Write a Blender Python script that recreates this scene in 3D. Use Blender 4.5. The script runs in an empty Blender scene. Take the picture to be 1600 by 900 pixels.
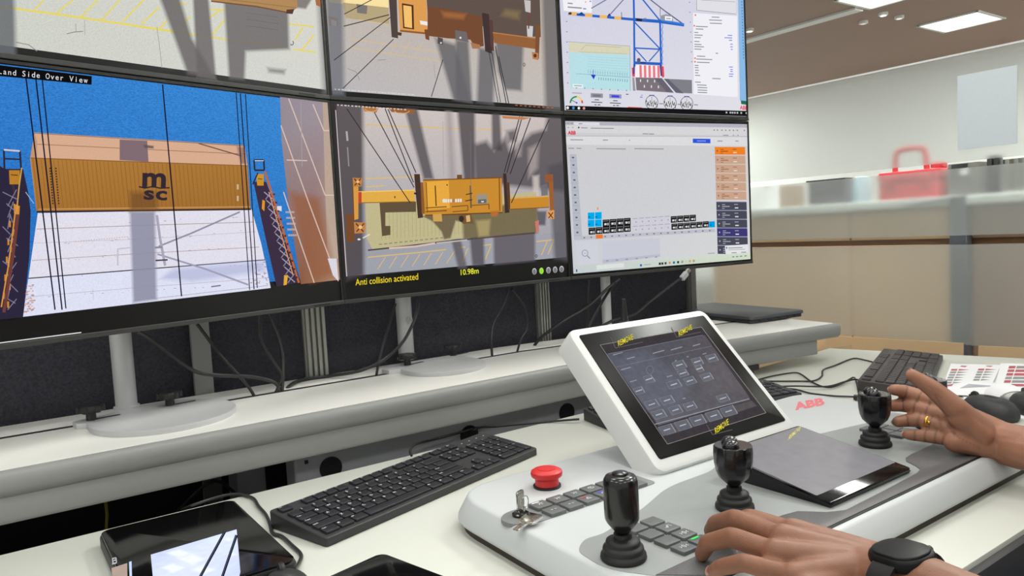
import bpy, math, random
import numpy as np
from mathutils import Vector, Matrix
random.seed(7)
S = bpy.context.scene
COL = S.collection
DZ = 0.74                      # desk top above the floor; every z below is measured from the desk top
# ------------------------------------------------------------------ camera
F_PX, PITCH, ROLL, YAW = 1174.47, math.radians(4.295), math.radians(3.011), math.radians(35.265)
CAM_H = 0.38
def _rot():
    c, s = math.cos, math.sin
    F = np.array([s(YAW)*c(PITCH), c(YAW)*c(PITCH), -s(PITCH)])
    Rt = np.array([c(YAW), -s(YAW), 0.0]); D = np.cross(F, Rt)
    return np.array([c(ROLL)*Rt+s(ROLL)*D, -s(ROLL)*Rt+c(ROLL)*D, F])
RC = _rot()
cd = bpy.data.cameras.new('camera'); cam = bpy.data.objects.new('camera', cd); COL.objects.link(cam)
cd.sensor_width = 36; cd.lens = F_PX/1600*36; cd.clip_start = 0.02; cd.clip_end = 100
M = Matrix.Identity(4)
for i in range(3):
    M[i][0], M[i][1], M[i][2] = RC[0][i], -RC[1][i], -RC[2][i]
M.translation = (0, 0, CAM_H+DZ)
cam.matrix_world = M
S.camera = cam
# ------------------------------------------------------------------ world, exposure, room lamps
W = bpy.data.worlds.new('world'); S.world = W; W.use_nodes = True
W.node_tree.nodes['Background'].inputs[0].default_value = (0.9, 0.95, 1, 1)
W.node_tree.nodes['Background'].inputs[1].default_value = 0.3
S.view_settings.view_transform = 'Standard'; S.view_settings.look = 'None'
S.view_settings.gamma = 1; S.view_settings.use_curve_mapping = False
S.view_settings.exposure = 0.0
S.cycles.transparent_max_bounces = 32
S.cycles.max_bounces = 10
CEIL = 2.36                    # ceiling above the desk top
PANEL_W_HERE = 8.6            # watts of one ceiling panel in the control room
PANEL_W_NEXT = 80.0            # watts of one ceiling panel in the next room

# ------------------------------------------------------------------ helpers
O = np.array([0, 0, CAM_H])
def ray(x, y): return RC.T @ np.array([(x-800)/F_PX, (y-450)/F_PX, 1.0])
def onz(x, y, z):
    d = ray(x, y); return O+d*(z-CAM_H)/d[2]
def onx(x, y, X):
    d = ray(x, y); return O+d*X/d[0]
def ond(x, y, dep): return O+ray(x, y)*dep
def onplane(x, y, P, n):
    d = ray(x, y); return O+d*((P-O) @ n)/(d @ n)
def lin(c):
    c = np.array(c, float)/255
    return np.where(c <= .04045, c/12.92, ((c+.055)/1.055)**2.4)

def mat(name, rgb, rough=.5, metal=0, var=.06, scale=30, bump=0, bscale=200, spec=.5, coat=0, bdist=.001):
    m = bpy.data.materials.new(name); m.use_nodes = True
    nt = m.node_tree; b = nt.nodes['Principled BSDF']
    c = lin(rgb)
    tc = nt.nodes.new('ShaderNodeTexCoord')
    nz = nt.nodes.new('ShaderNodeTexNoise'); nz.inputs['Scale'].default_value = scale; nz.inputs['Detail'].default_value = 4
    nt.links.new(tc.outputs['Object'], nz.inputs['Vector'])
    mx = nt.nodes.new('ShaderNodeMix'); mx.data_type = 'RGBA'
    mx.inputs[6].default_value = (*(c*(1-var)), 1); mx.inputs[7].default_value = (*np.clip(c*(1+var), 0, 1), 1)
    nt.links.new(nz.outputs['Fac'], mx.inputs[0]); nt.links.new(mx.outputs[2], b.inputs['Base Color'])
    b.inputs['Roughness'].default_value = rough; b.inputs['Metallic'].default_value = metal
    b.inputs['Specular IOR Level'].default_value = spec
    b.inputs['Coat Weight'].default_value = coat; b.inputs['Coat Roughness'].default_value = .05
    if bump:
        n2 = nt.nodes.new('ShaderNodeTexNoise'); n2.inputs['Scale'].default_value = bscale; n2.inputs['Detail'].default_value = 3
        nt.links.new(tc.outputs['Object'], n2.inputs['Vector'])
        bp = nt.nodes.new('ShaderNodeBump'); bp.inputs['Strength'].default_value = bump; bp.inputs['Distance'].default_value = bdist
        nt.links.new(n2.outputs['Fac'], bp.inputs['Height']); nt.links.new(bp.outputs['Normal'], b.inputs['Normal'])
    return m
def emis(name, rgb, st):
    m = bpy.data.materials.new(name); m.use_nodes = True; nt = m.node_tree; nt.nodes.clear()
    o = nt.nodes.new('ShaderNodeOutputMaterial'); e = nt.nodes.new('ShaderNodeEmission')
    e.inputs[0].default_value = (*lin(rgb), 1); e.inputs[1].default_value = st
    nt.links.new(e.outputs[0], o.inputs[0]); return m

ROOT = {}
def top(o):
    while o.parent: o = o.parent
    return o
def thing(name, label, cat, loc, rz=0, group=None, kind=None):
    o = bpy.data.objects.new(name, None); COL.objects.link(o); o.empty_display_size = .05
    o.location = (loc[0], loc[1], loc[2]+DZ); o.rotation_euler = (0, 0, rz)
    if label: o['label'] = label
    if cat: o['category'] = cat
    if group: o['group'] = group
    if kind: o['kind'] = kind
    ROOT[o.name] = (np.array(loc, float), rz); return o
def tag(o, label, cat, group=None):
    o['label'] = label; o['category'] = cat
    if group: o['group'] = group
    return o

class MB:
    """collects shapes; build() links them as one mesh object. Coordinates are measured from the desk top."""
    def __init__(s): s.v = []; s.f = []; s.c = None
    def add(s, vs, fs):
        k = len(s.v); s.v += [np.array(p, float) for p in vs]; s.f += [tuple(i+k for i in f) for f in fs]; return s
    def box(s, c, d, ax=None):
        c = np.array(c, float); d = np.array(d, float)/2
        A = np.eye(3) if ax is None else np.array(ax, float)
        vs = [c+A.T @ (d*np.array(q)) for q in ((-1,-1,-1),(1,-1,-1),(1,1,-1),(-1,1,-1),(-1,-1,1),(1,-1,1),(1,1,1),(-1,1,1))]
        return s.add(vs, [(0,3,2,1),(4,5,6,7),(0,1,5,4),(1,2,6,5),(2,3,7,6),(3,0,4,7)])
    def prism(s, poly, z0, z1, cham=0, fr=None):
        """poly: 2-D outline (counter-clockwise); extruded z0..z1 with a chamfered top; fr maps (u,v,w) to space"""
        poly = [np.array(p[:2], float) for p in poly]
        ar = sum(poly[i][0]*poly[(i+1) % len(poly)][1]-poly[(i+1) % len(poly)][0]*poly[i][1] for i in range(len(poly)))
        if ar < 0: poly = poly[::-1]
        n = len(poly); fr = fr or (lambda u, v, w: (u, v, w))
        rings = [(poly, z0), (poly, z1-cham)]
        if cham:
            rings.append((offset(poly, -cham*.3), z1-cham*.3)); rings.append((offset(poly, -cham), z1))
        vs = [fr(p[0], p[1], z) for r, z in rings for p in r]
        fs = [tuple(range(n))[::-1]]
        for k in range(len(rings)-1):
            for i in range(n):
                j = (i+1) % n; fs.append((k*n+i, k*n+j, (k+1)*n+j, (k+1)*n+i))
        fs.append(tuple((len(rings)-1)*n+i for i in range(n)))
        return s.add(vs, fs)
    def lathe(s, prof, c=(0, 0, 0), n=32, ax=None):
        A = np.eye(3) if ax is None else np.array(ax, float); c = np.array(c, float)
        vs = []; fs = []
        for r, z in prof:
            for i in range(n):
                a = 2*math.pi*i/n; vs.append(c+A.T @ np.array([r*math.cos(a), r*math.sin(a), z]))
        m = len(prof)
        for k in range(m-1):
            for i in range(n):
                j = (i+1) % n; fs.append((k*n+i, k*n+j, (k+1)*n+j, (k+1)*n+i))
        fs.append(tuple(range(n))[::-1]); fs.append(tuple((m-1)*n+i for i in range(n)))
        return s.add(vs, fs)
    def tube(s, pts, r, n=8, sm=4):
        P = [np.array(p, float) for p in pts]
        if sm > 1 and len(P) > 2: P = spline(P, sm)
        rr = r if hasattr(r, '__len__') else [r]*len(P)
        if len(rr) != len(P): rr = np.interp(np.linspace(0, 1, len(P)), np.linspace(0, 1, len(rr)), rr)
        vs = []; fs = []; up = np.array([0, 0, 1.0])
        t0 = P[1]-P[0]
        a = np.cross(t0, up)
        if np.linalg.norm(a) < 1e-6*np.linalg.norm(t0)+1e-9: a = np.array([1.0, 0, 0])
        for i, p in enumerate(P):
            t = P[min(i+1, len(P)-1)]-P[max(i-1, 0)]; t = t/(np.linalg.norm(t)+1e-12)
            a = a-t*(a @ t); a = a/(np.linalg.norm(a)+1e-12); b = np.cross(t, a)
            for k in range(n):
                q = 2*math.pi*k/n; vs.append(p+rr[i]*(a*math.cos(q)+b*math.sin(q)))
        for i in range(len(P)-1):
            for k in range(n):
                j = (k+1) % n; fs.append((i*n+k, i*n+j, (i+1)*n+j, (i+1)*n+k))
        fs.append(tuple(range(n))[::-1]); fs.append(tuple((len(P)-1)*n+k for k in range(n)))
        return s.add(vs, fs)
    def ball(s, c, r, n=16, m=10, ax=None):
        r = np.array([r]*3 if not hasattr(r, '__len__') else r, float); A = np.eye(3) if ax is None else np.array(ax, float)
        vs = []; fs = []
        for i in range(m+1):
            th = math.pi*(i/m); th = min(max(th, .02), math.pi-.02)
            for k in range(n):
                a = 2*math.pi*k/n
                vs.append(np.array(c)+A.T @ (r*np.array([math.sin(th)*math.cos(a), math.sin(th)*math.sin(a), -math.cos(th)])))
        for i in range(m):
            for k in range(n):
                j = (k+1) % n; fs.append((i*n+k, i*n+j, (i+1)*n+j, (i+1)*n+k))
        fs.append(tuple(range(n))[::-1]); fs.append(tuple(m*n+k for k in range(n)))
        return s.add(vs, fs)
    def mesh(s, name, m, smooth=35):
        me = bpy.data.meshes.new(name)
        me.from_pydata([tuple(p) for p in s.v], [], s.f)
        for x in (m if isinstance(m, (list, tuple)) else [m]): me.materials.append(x)
        if smooth:
            me.polygons.foreach_set('use_smooth', [True]*len(me.polygons)); me.set_sharp_from_angle(angle=math.radians(smooth))
        return me
    def build(s, name, m, parent=None, local=False, smooth=35, bevel=0, kind=None, label=None):
        V0 = s.v
        V = np.array(s.v)
        loc = None
        if parent is None:
            loc = np.array([(V[:, 0].min()+V[:, 0].max())/2, (V[:, 1].min()+V[:, 1].max())/2, V[:, 2].min()])
            V = V-loc
        elif not local:
            rl, rz = ROOT[top(parent).name]
            V = V-rl
            if rz:
                c, sn = math.cos(rz), math.sin(rz)
                V = np.stack([V[:, 0]*c+V[:, 1]*sn, -V[:, 0]*sn+V[:, 1]*c, V[:, 2]], 1)
        s.v = V
        me = s.mesh(name, m, smooth); s.v = V0
        o = bpy.data.objects.new(name, me); COL.objects.link(o)
        if parent is None: o.location = (loc[0], loc[1], loc[2]+DZ)
        else: o.parent = parent
        if bevel:
            b = o.modifiers.new('bevel', 'BEVEL'); b.width = bevel; b.segments = 2; b.limit_method = 'ANGLE'; b.angle_limit = math.radians(40)
            b.harden_normals = False
        if kind: o['kind'] = kind
        if label: o['label'] = label
        return o
def offset(poly, d):
    """move a counter-clockwise outline outwards by d"""
    n = len(poly); out = []
    for i in range(n):
        p, q, r = poly[i-1], poly[i], poly[(i+1) % n]
        a = q-p; b = r-q; a = a/(np.linalg.norm(a)+1e-12); b = b/(np.linalg.norm(b)+1e-12)
        na = np.array([a[1], -a[0]]); nb = np.array([b[1], -b[0]])
        h = na+nb; L = max(h @ h/2, .35)
        out.append(q+d*h/L)
    return out
def spline(P, k):
    out = []
    for i in range(len(P)-1):
        p0, p1, p2, p3 = P[max(i-1, 0)], P[i], P[i+1], P[min(i+2, len(P)-1)]
        for j in range(k):
            t = j/k
            out.append(.5*((2*p1)+(-p0+p2)*t+(2*p0-5*p1+4*p2-p3)*t*t+(-p0+3*p1-3*p2+p3)*t**3))
    out.append(P[-1]); return out
def rrect(cx, cy, w, h, r, n=5, a=0):
    pts = []
    for sx, sy, a0 in ((1, 1, 0), (-1, 1, 90), (-1, -1, 180), (1, -1, 270)):
        for i in range(n+1):
            t = math.radians(a0+90*i/n); pts.append((sx*(w/2-r)+r*math.cos(t), sy*(h/2-r)+r*math.sin(t)))
    c, s = math.cos(a), math.sin(a)
    return [np.array([cx+x*c-y*s, cy+x*s+y*c]) for x, y in pts]
def roundpoly(P, r, n=5):
    """round the corners of an outline; r may be a list"""
    P = [np.array(p[:2], float) for p in P]; out = []
    for i, q in enumerate(P):
        p, t = P[i-1], P[(i+1) % len(P)]; rr = r[i] if hasattr(r, '__len__') else r
        a = p-q; b = t-q; rr = min(rr, .49*np.linalg.norm(a), .49*np.linalg.norm(b))
        a = q+a/np.linalg.norm(a)*rr; b = q+b/np.linalg.norm(b)*rr
        for k in range(n+1):
            u = k/n; out.append((1-u)**2*a+2*u*(1-u)*q+u*u*b)
    return out
def copy_tree(o, parent=None):
    c = o.copy(); COL.objects.link(c)
    if parent: c.parent = parent
    for ch in list(o.children): copy_tree(ch, c)
    return c
_txt = {}
def text_mesh(s, bold=0.0):
    """flat outline of a word; cap height 1, baseline at 0"""
    k = (s, bold)
    if k not in _txt:
        cu = bpy.data.curves.new('t', 'FONT'); cu.body = s; cu.offset = bold; cu.resolution_u = 3
        ob = bpy.data.objects.new('t', cu); COL.objects.link(ob)
        dg = bpy.context.evaluated_depsgraph_get(); ev = ob.evaluated_get(dg); me = ev.to_mesh()
        v = np.array([q.co[:2] for q in me.vertices]) if len(me.vertices) else np.zeros((0, 2))
        f = [tuple(p.vertices) for p in me.polygons]
        ev.to_mesh_clear(); bpy.data.objects.remove(ob); bpy.data.curves.remove(cu)
        v = v/.693 if len(v) else v
        if len(v): v[:, 0] -= v[:, 0].min()
        _txt[k] = (v, f, v[:, 0].max() if len(v) else 0)
    return _txt[k]

class Decal:
    """flat print or a lit screen picture on a plane: traced in photograph pixels, laid on the surface where it stands"""
    def __init__(s, P, n, step=.00012):
        s.P = np.array(P, float); s.n = np.array(n, float)/np.linalg.norm(n); s.step = step
        s.v = []; s.f = []; s.c = []; s.mi = []; s.k = 0; s.clip = None
    def set_clip(s, quad):
        s.clip = quad; ar = sum(quad[i][0]*quad[(i+1) % 4][1]-quad[(i+1) % 4][0]*quad[i][1] for i in range(4)); s.sgn = 1 if ar > 0 else -1
    def p3(s, x, y): return onplane(x, y, s.P+s.n*(.0003+s.step*s.k), s.n)
    def raw(s, pts, faces, cols, mi=0):
        if s.clip is None:
            k = len(s.v); s.v += [s.p3(*p) for p in pts]; s.f += [tuple(i+k for i in f) for f in faces]
            s.c += cols; s.mi += [mi]*len(faces); return
        for f in faces:                                   # cut to the edge of the screen
            A = [np.array((*pts[i], *cols[i]), float) for i in f]
            for i in range(4):
                p = np.array(s.clip[i]); q = np.array(s.clip[(i+1) % 4]); e = q-p
                side = lambda a: s.sgn*(e[0]*(a[1]-p[1])-e[1]*(a[0]-p[0]))
                B = []
                for j in range(len(A)):
                    a, b = A[j-1], A[j]; da, db = side(a), side(b)
                    if (da < 0) != (db < 0): B.append(a+(b-a)*da/(da-db))
                    if db >= 0: B.append(b)
                A = B
                if len(A) < 3: break
            if len(A) < 3: continue
            k = len(s.v); s.v += [s.p3(a[0], a[1]) for a in A]; s.f.append(tuple(range(k, k+len(A)))); s.c += [tuple(a[2:]) for a in A]; s.mi.append(mi)
    def col(s, c, a=1): return (*lin(c), a)
    def poly(s, pts, c, a=1, mi=0):
        s.k += .035
        s.raw(pts, [tuple(range(len(pts)))], [s.col(c, a)]*len(pts), mi)
    def grad(s, pts, cols, mi=0):
        s.k += .05; s.raw(pts, [tuple(range(len(pts)))], [s.col(c, 1) if len(c) == 3 else s.col(c[:3], c[3]) for c in cols], mi)
    def rect(s, x0, y0, x1, y1, c, a=1, sl=0): s.poly([(x0, y0), (x1, y0+sl*(x1-x0)), (x1, y1+sl*(x1-x0)), (x0, y1)], c, a)
    def soft(s, pts, fe, c, a=1):
        s.k += .05
        P = [np.array(p, float) for p in pts]
        ar = sum(P[i][0]*P[(i+1) % len(P)][1]-P[(i+1) % len(P)][0]*P[i][1] for i in range(len(P)))
        if ar < 0: P = P[::-1]
        Q = offset(P, fe*.5); I = offset(P, -fe*.5); n = len(P)
        s.raw([tuple(p) for p in I+Q], [tuple(range(n))]+[(i, (i+1) % n, n+(i+1) % n, n+i) for i in range(n)], [s.col(c, a)]*n+[s.col(c, 0)]*n)
    def line(s, pts, w, c, a=1):
        s.k += .02
        for p, q in zip(pts[:-1], pts[1:]):
            p = np.array(p, float); q = np.array(q, float); d = q-p; L = np.linalg.norm(d)
            if L < 1e-6: continue
            m = np.array([-d[1], d[0]])/L*w/2
            s.raw([tuple(p+m), tuple(q+m), tuple(q-m), tuple(p-m)], [(0, 1, 2, 3)], [s.col(c, a)]*4)
    def ring(s, x, y, rx, ry, w, c, a0=0, a1=360, n=20):
        s.k += .05
        A = np.radians(np.linspace(a0, a1, n+1))
        pts = [(x+rx*math.cos(t), y+ry*math.sin(t)) for t in A]+[(x+(rx-w)*math.cos(t), y+(ry-w)*math.sin(t)) for t in A]
        s.raw(pts, [(i, i+1, n+2+i, n+1+i) for i in range(n)], [s.col(c)]*len(pts))
    def disc(s, x, y, rx, ry, c, a=1, n=16): s.poly([(x+rx*math.cos(2*math.pi*i/n), y+ry*math.sin(2*math.pi*i/n)) for i in range(n)], c, a)
    def text(s, t, p0, p1, up, c, bold=0.0, mono=False, a=1):
        s.k += .05
        p0, p1, up = (np.array(q, float) for q in (p0, p1, up))
        if mono:
            n = len(t); adv = (p1-p0)/n
            for i, ch in enumerate(t):
                if ch == ' ': continue
                v, f, w = text_mesh(ch, bold); k = .82/max(w, .45) if w > .45 else 1
                h = np.linalg.norm(up); ad = np.linalg.norm(adv)
                sx = min(1, .84*ad/(w*h)); o = p0+adv*(i+.5)-adv/ad*(w*h*sx/2)
                s.raw([tuple(o+adv/ad*q[0]*h*sx+up*q[1]) for q in v], f, [s.col(c, a)]*len(v))
            return
        v, f, w = text_mesh(t, bold)
        s.raw([tuple(p0+(p1-p0)*q[0]/w+up*q[1]) for q in v], f, [s.col(c, a)]*len(v))
    def dash(s, x, y, w, h, c, sl=0, a=1): s.poly([(x, y), (x+w, y+sl*w), (x+w, y+sl*w+h), (x, y+h)], c, a)
    def build(s, name, mats, parent, label=None):
        rl, rz = ROOT[top(parent).name]
        V = np.array(s.v)-rl
        if rz:
            c, sn = math.cos(rz), math.sin(rz); V = np.stack([V[:, 0]*c+V[:, 1]*sn, -V[:, 0]*sn+V[:, 1]*c, V[:, 2]], 1)
        me = bpy.data.meshes.new(name); me.from_pydata([tuple(p) for p in V], [], s.f)
        for m in mats: me.materials.append(m)
        me.polygons.foreach_set('material_index', s.mi)
        at = me.color_attributes.new('Col', 'FLOAT_COLOR', 'POINT'); at.data.foreach_set('color', np.array(s.c, float).ravel())
        o = bpy.data.objects.new(name, me); COL.objects.link(o); o.parent = parent
        if label: o['label'] = label
        return o
def screen_mat(name, stretch=(1, 1, 1), scale=900, amt=.12, strength=1.0, emit=True):
    m = bpy.data.materials.new(name); m.use_nodes = True; nt = m.node_tree; nt.nodes.clear()
    o = nt.nodes.new('ShaderNodeOutputMaterial'); at = nt.nodes.new('ShaderNodeVertexColor'); at.layer_name = 'Col'
    tc = nt.nodes.new('ShaderNodeTexCoord'); mp = nt.nodes.new('ShaderNodeMapping'); mp.inputs['Scale'].default_value = stretch
    nz = nt.nodes.new('ShaderNodeTexNoise'); nz.inputs['Scale'].default_value = scale; nz.inputs['Detail'].default_value = 3
    nt.links.new(tc.outputs['Object'], mp.inputs[0]); nt.links.new(mp.outputs[0], nz.inputs['Vector'])
    mr = nt.nodes.new('ShaderNodeMapRange'); mr.inputs[1].default_value = .25; mr.inputs[2].default_value = .75
    mr.inputs[3].default_value = 1-amt; mr.inputs[4].default_value = 1+amt
    nt.links.new(nz.outputs['Fac'], mr.inputs[0])
    vm = nt.nodes.new('ShaderNodeVectorMath'); vm.operation = 'SCALE'
    nt.links.new(at.outputs['Color'], vm.inputs[0]); nt.links.new(mr.outputs[0], vm.inputs['Scale'])
    if emit:
        e = nt.nodes.new('ShaderNodeEmission'); e.inputs[1].default_value = strength; nt.links.new(vm.outputs[0], e.inputs[0])
    else:
        e = nt.nodes.new('ShaderNodeBsdfPrincipled'); e.inputs['Roughness'].default_value = .5; nt.links.new(vm.outputs[0], e.inputs['Base Color'])
    tr = nt.nodes.new('ShaderNodeBsdfTransparent'); mx = nt.nodes.new('ShaderNodeMixShader')
    nt.links.new(at.outputs['Alpha'], mx.inputs[0]); nt.links.new(tr.outputs[0], mx.inputs[1]); nt.links.new(e.outputs[0], mx.inputs[2])
    nt.links.new(mx.outputs[0], o.inputs[0]); return m

# ------------------------------------------------------------------ materials
m_white = mat('desk_laminate', (213, 215, 206), .35, var=.015, scale=8, bump=.05, bscale=900)
m_shelf = mat('shelf_laminate', (222, 221, 216), .4, var=.015, scale=8)
m_grey = mat('grey_painted_steel', (142, 143, 141), .42, var=.03, scale=12)
m_grey2 = mat('mid_grey_steel', (168, 170, 174), .4, var=.04, scale=12)
m_alu = mat('anodised_aluminium', (178, 178, 172), .38, .55, var=.04, scale=20)
m_silver = mat('silver_paint', (194, 194, 196), .42, .25, var=.03)
m_black = mat('black_plastic', (26, 26, 28), .45, var=.1)
m_blackg = mat('glossy_black_plastic', (16, 16, 18), .24, var=.05, coat=.25)
m_rubber = mat('black_rubber', (24, 24, 25), .55, var=.1)
m_dark = mat('dark_grey_plastic', (44, 44, 46), .5, var=.06)
m_bezel = mat('monitor_bezel', (22, 21, 20), .42, var=.05)
m_lip = mat('monitor_lip', (58, 57, 55), .4, var=.05)
m_key = mat('keycap_plastic', (25, 24, 31), .5, var=.06)
m_keyb = mat('keyboard_case', (46, 46, 48), .5, var=.05)
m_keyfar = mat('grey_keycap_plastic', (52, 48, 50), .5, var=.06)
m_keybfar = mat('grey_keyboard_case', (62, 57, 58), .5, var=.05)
m_console = mat('console_white_paint', (198, 202, 203), .42, var=.012, scale=10, bump=.04, bscale=700)
m_hmi = mat('white_housing', (222, 224, 222), .38, var=.01)
m_memb = mat('grey_membrane', (150, 154, 153), .5, var=.02, scale=25)
m_butt = mat('grey_keypad_button', (98, 101, 101), .5, var=.03)
m_mat = mat('speckled_wrist_mat', (98, 97, 98), .5, var=.75, scale=800, bump=.3, bscale=500)
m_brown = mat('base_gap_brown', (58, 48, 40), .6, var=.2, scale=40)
m_red = mat('red_button_plastic', (205, 40, 42), .42, var=.03)
m_chrome = mat('nickel_plating', (205, 203, 196), .18, 1, var=.05)
m_gold = mat('gold', (215, 165, 60), .25, 1, var=.03)
m_glass = mat('dark_glass', (12, 11, 12), .09, var=.05, spec=.4)
m_hglass = mat('panel_glass', (13, 11, 11), .3, var=.05, spec=.12)
m_cable = mat('black_cable_sheath', (30, 30, 30), .5, var=.05)
m_cableg = mat('grey_cable_sheath', (44, 44, 44), .38, var=.05)
m_card = mat('cardboard', (222, 190, 148), .8, var=.06, scale=20)
m_paper = mat('paper', (236, 236, 238), .7, var=.01)
m_fabric = mat('charcoal_felt', (62, 61, 70), .95, var=.8, scale=240, bump=.5, bscale=300)
m_wall = mat('wall_paint', (226, 228, 226), .7, var=.01)
m_ceil = mat('ceiling_tile', (228, 228, 224), .8, var=.02)
m_ceilb = mat('brown_ceiling', (150, 121, 104), .75, var=.08, scale=1.5)
m_floor = mat('grey_carpet', (92, 88, 84), .9, var=.15, scale=60)
m_wood = mat('tan_cabinet_laminate', (224, 186, 146), .55, var=.06, scale=6)
m_woodr = mat('brown_cabinet_laminate', (160, 126, 106), .55, var=.06, scale=6)
m_strip = mat('brown_groove', (140, 98, 66), .6, var=.08)
m_postb = mat('blue_grey_upright', (84, 86, 94), .5, var=.05)
m_counter = mat('pale_countertop', (206, 210, 206), .4, var=.02)
m_redcase = mat('red_case_plastic', (184, 44, 50), .45, var=.06)
m_scr = screen_mat('lit_screen')
m_sea = screen_mat('lit_screen_sea', (1.2, 1, 4), 260, .35)
m_ground = screen_mat('lit_screen_ground', (1, 1, 1), 500, .12)
m_print = screen_mat('flat_print', emit=False, amt=.03)
# ------------------------------------------------------------------ the setting
def struct(name, bm, m, parent=None): return bm.build(name, m, parent, kind='structure')
X0, X1, Y0, Y1 = -2.2, 2.6, -2.4, 2.7
FL = -DZ
XN = 11.0; YN0, YN1 = -1.0, 10.0
struct('floor', MB().box(((X0+XN)/2, (Y0+YN1)/2, FL-.05), (XN-X0+.4, YN1-Y0+.4, .1)), m_floor)
struct('wall_back', MB().box(((X0+X1)/2-.05, Y1+.05, (CEIL+FL)/2), (X1-X0, .1, CEIL-FL)), m_wall)
struct('wall_left', MB().box((X0-.05, (Y0+Y1)/2, (CEIL+FL)/2), (.1, Y1-Y0+.2, CEIL-FL)), m_wall)
struct('wall_front', MB().box(((X0+X1)/2, Y0-.05, (CEIL+FL)/2), (X1-X0, .1, CEIL-FL)), m_wall)
struct('ceiling', MB().box(((X0+X1)/2, (Y0+Y1)/2, CEIL+.05), (X1-X0+.04, Y1-Y0+.2, .1)), m_ceil)
struct('ceiling_next_room', MB().box(((X1+XN)/2+.05, (YN0+YN1)/2, CEIL+.05), (XN-X1+.1, YN1-YN0, .1)), m_ceilb)
struct('wall_far', MB().box((XN+.05, (YN0+YN1)/2, (CEIL+FL)/2), (.1, YN1-YN0, CEIL-FL)), m_wall)
struct('wall_north', MB().box(((X1+XN)/2+.03, YN1+.05, (CEIL+FL)/2), (XN-X1-.02, .1, CEIL-FL)), m_wall)
struct('wall_south', MB().box(((X1+XN)/2+.03, YN0-.05, (CEIL+FL)/2), (XN-X1-.02, .1, CEIL-FL)), m_wall)
# glass partition on the right, with frosted film bands
m_clear = bpy.data.materials.new('clear_glass'); m_clear.use_nodes = True
nt = m_clear.node_tree; nt.nodes.clear(); o_ = nt.nodes.new('ShaderNodeOutputMaterial'); mx = nt.nodes.new('ShaderNodeMixShader')
tr = nt.nodes.new('ShaderNodeBsdfTransparent'); tr.inputs[0].default_value = (.96, .98, .97, 1)
gl = nt.nodes.new('ShaderNodeBsdfGlossy'); gl.inputs['Roughness'].default_value = .01
fr = nt.nodes.new('ShaderNodeFresnel'); fr.inputs[0].default_value = 1.3
nt.links.new(fr.outputs[0], mx.inputs[0]); nt.links.new(tr.outputs[0], mx.inputs[1]); nt.links.new(gl.outputs[0], mx.inputs[2]); nt.links.new(mx.outputs[0], o_.inputs[0])
m_film = bpy.data.materials.new('frosted_film'); m_film.use_nodes = True
nt = m_film.node_tree; nt.nodes.clear(); o_ = nt.nodes.new('ShaderNodeOutputMaterial')
rf = nt.nodes.new('ShaderNodeBsdfRefraction'); rf.inputs['Roughness'].default_value = .17; rf.inputs['IOR'].default_value = 1.25; rf.inputs[0].default_value = (.97, .98, .97, 1)
df = nt.nodes.new('ShaderNodeBsdfDiffuse'); df.inputs[0].default_value = (.8, .84, .83, 1)
tl = nt.nodes.new('ShaderNodeBsdfTranslucent'); tl.inputs[0].default_value = (.8, .84, .83, 1)
tc = nt.nodes.new('ShaderNodeTexCoord'); nz = nt.nodes.new('ShaderNodeTexNoise'); nz.inputs['Scale'].default_value = 3
mr = nt.nodes.new('ShaderNodeMapRange'); mr.inputs[3].default_value = .22; mr.inputs[4].default_value = .26
nt.links.new(tc.outputs['Object'], nz.inputs['Vector']); nt.links.new(nz.outputs[0], mr.inputs[0])
m1 = nt.nodes.new('ShaderNodeMixShader'); m2 = nt.nodes.new('ShaderNodeMixShader'); m1.inputs[0].default_value = .3
nt.links.new(df.outputs[0], m1.inputs[1]); nt.links.new(tl.outputs[0], m1.inputs[2])
nt.links.new(mr.outputs[0], m2.inputs[0]); nt.links.new(rf.outputs[0], m2.inputs[1]); nt.links.new(m1.outputs[0], m2.inputs[2])
nt.links.new(m2.outputs[0], o_.inputs[0])
def zx(px, py): return onx(px, py, X1)[2]
ZF1 = .5*(zx(1173, 154.6)+zx(1600, 65)); ZF0 = .5*(zx(1173, 289.7)+zx(1559, 241))
GY0, GY1 = -2.3, Y1
pane = struct('window_1', MB().box((X1, (GY0+GY1)/2, (CEIL+FL)/2), (.008, GY1-GY0, CEIL-FL-.02)), m_clear)
def film(z0, z1): MB().box((X1-.0065, (GY0+GY1)/2, (z0+z1)/2), (.003, GY1-GY0-.04, z1-z0)).build('frosted_film', m_film, pane, smooth=0)
ROOT[pane.name] = (np.array([X1, (GY0+GY1)/2, (CEIL+FL)/2-(CEIL-FL-.02)/2]), 0)
gapz = .5*(zx(1260, 388)+zx(1600, 378)); gapz1 = .5*(zx(1260, 377)+zx(1600, 361))
gb = zx(1540, 541); ghi = zx(1300, 293-8)
film(ZF0, ZF1); film(gapz1, .5*(zx(1173, 298)+zx(1559, 251.5))); film(gb, gapz)
film(FL+.02, gb-.05)
MB().box((X1-.007, (GY0+GY1)/2, ZF1+.002), (.004, GY1-GY0-.04, .006)).build('film_edge', m_wall, pane)
MB().box((X1-.006, .02+GY1-.04, (CEIL+FL)/2), (.02, .04, CEIL-FL)).build('glass_channel', m_alu, pane)

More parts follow.
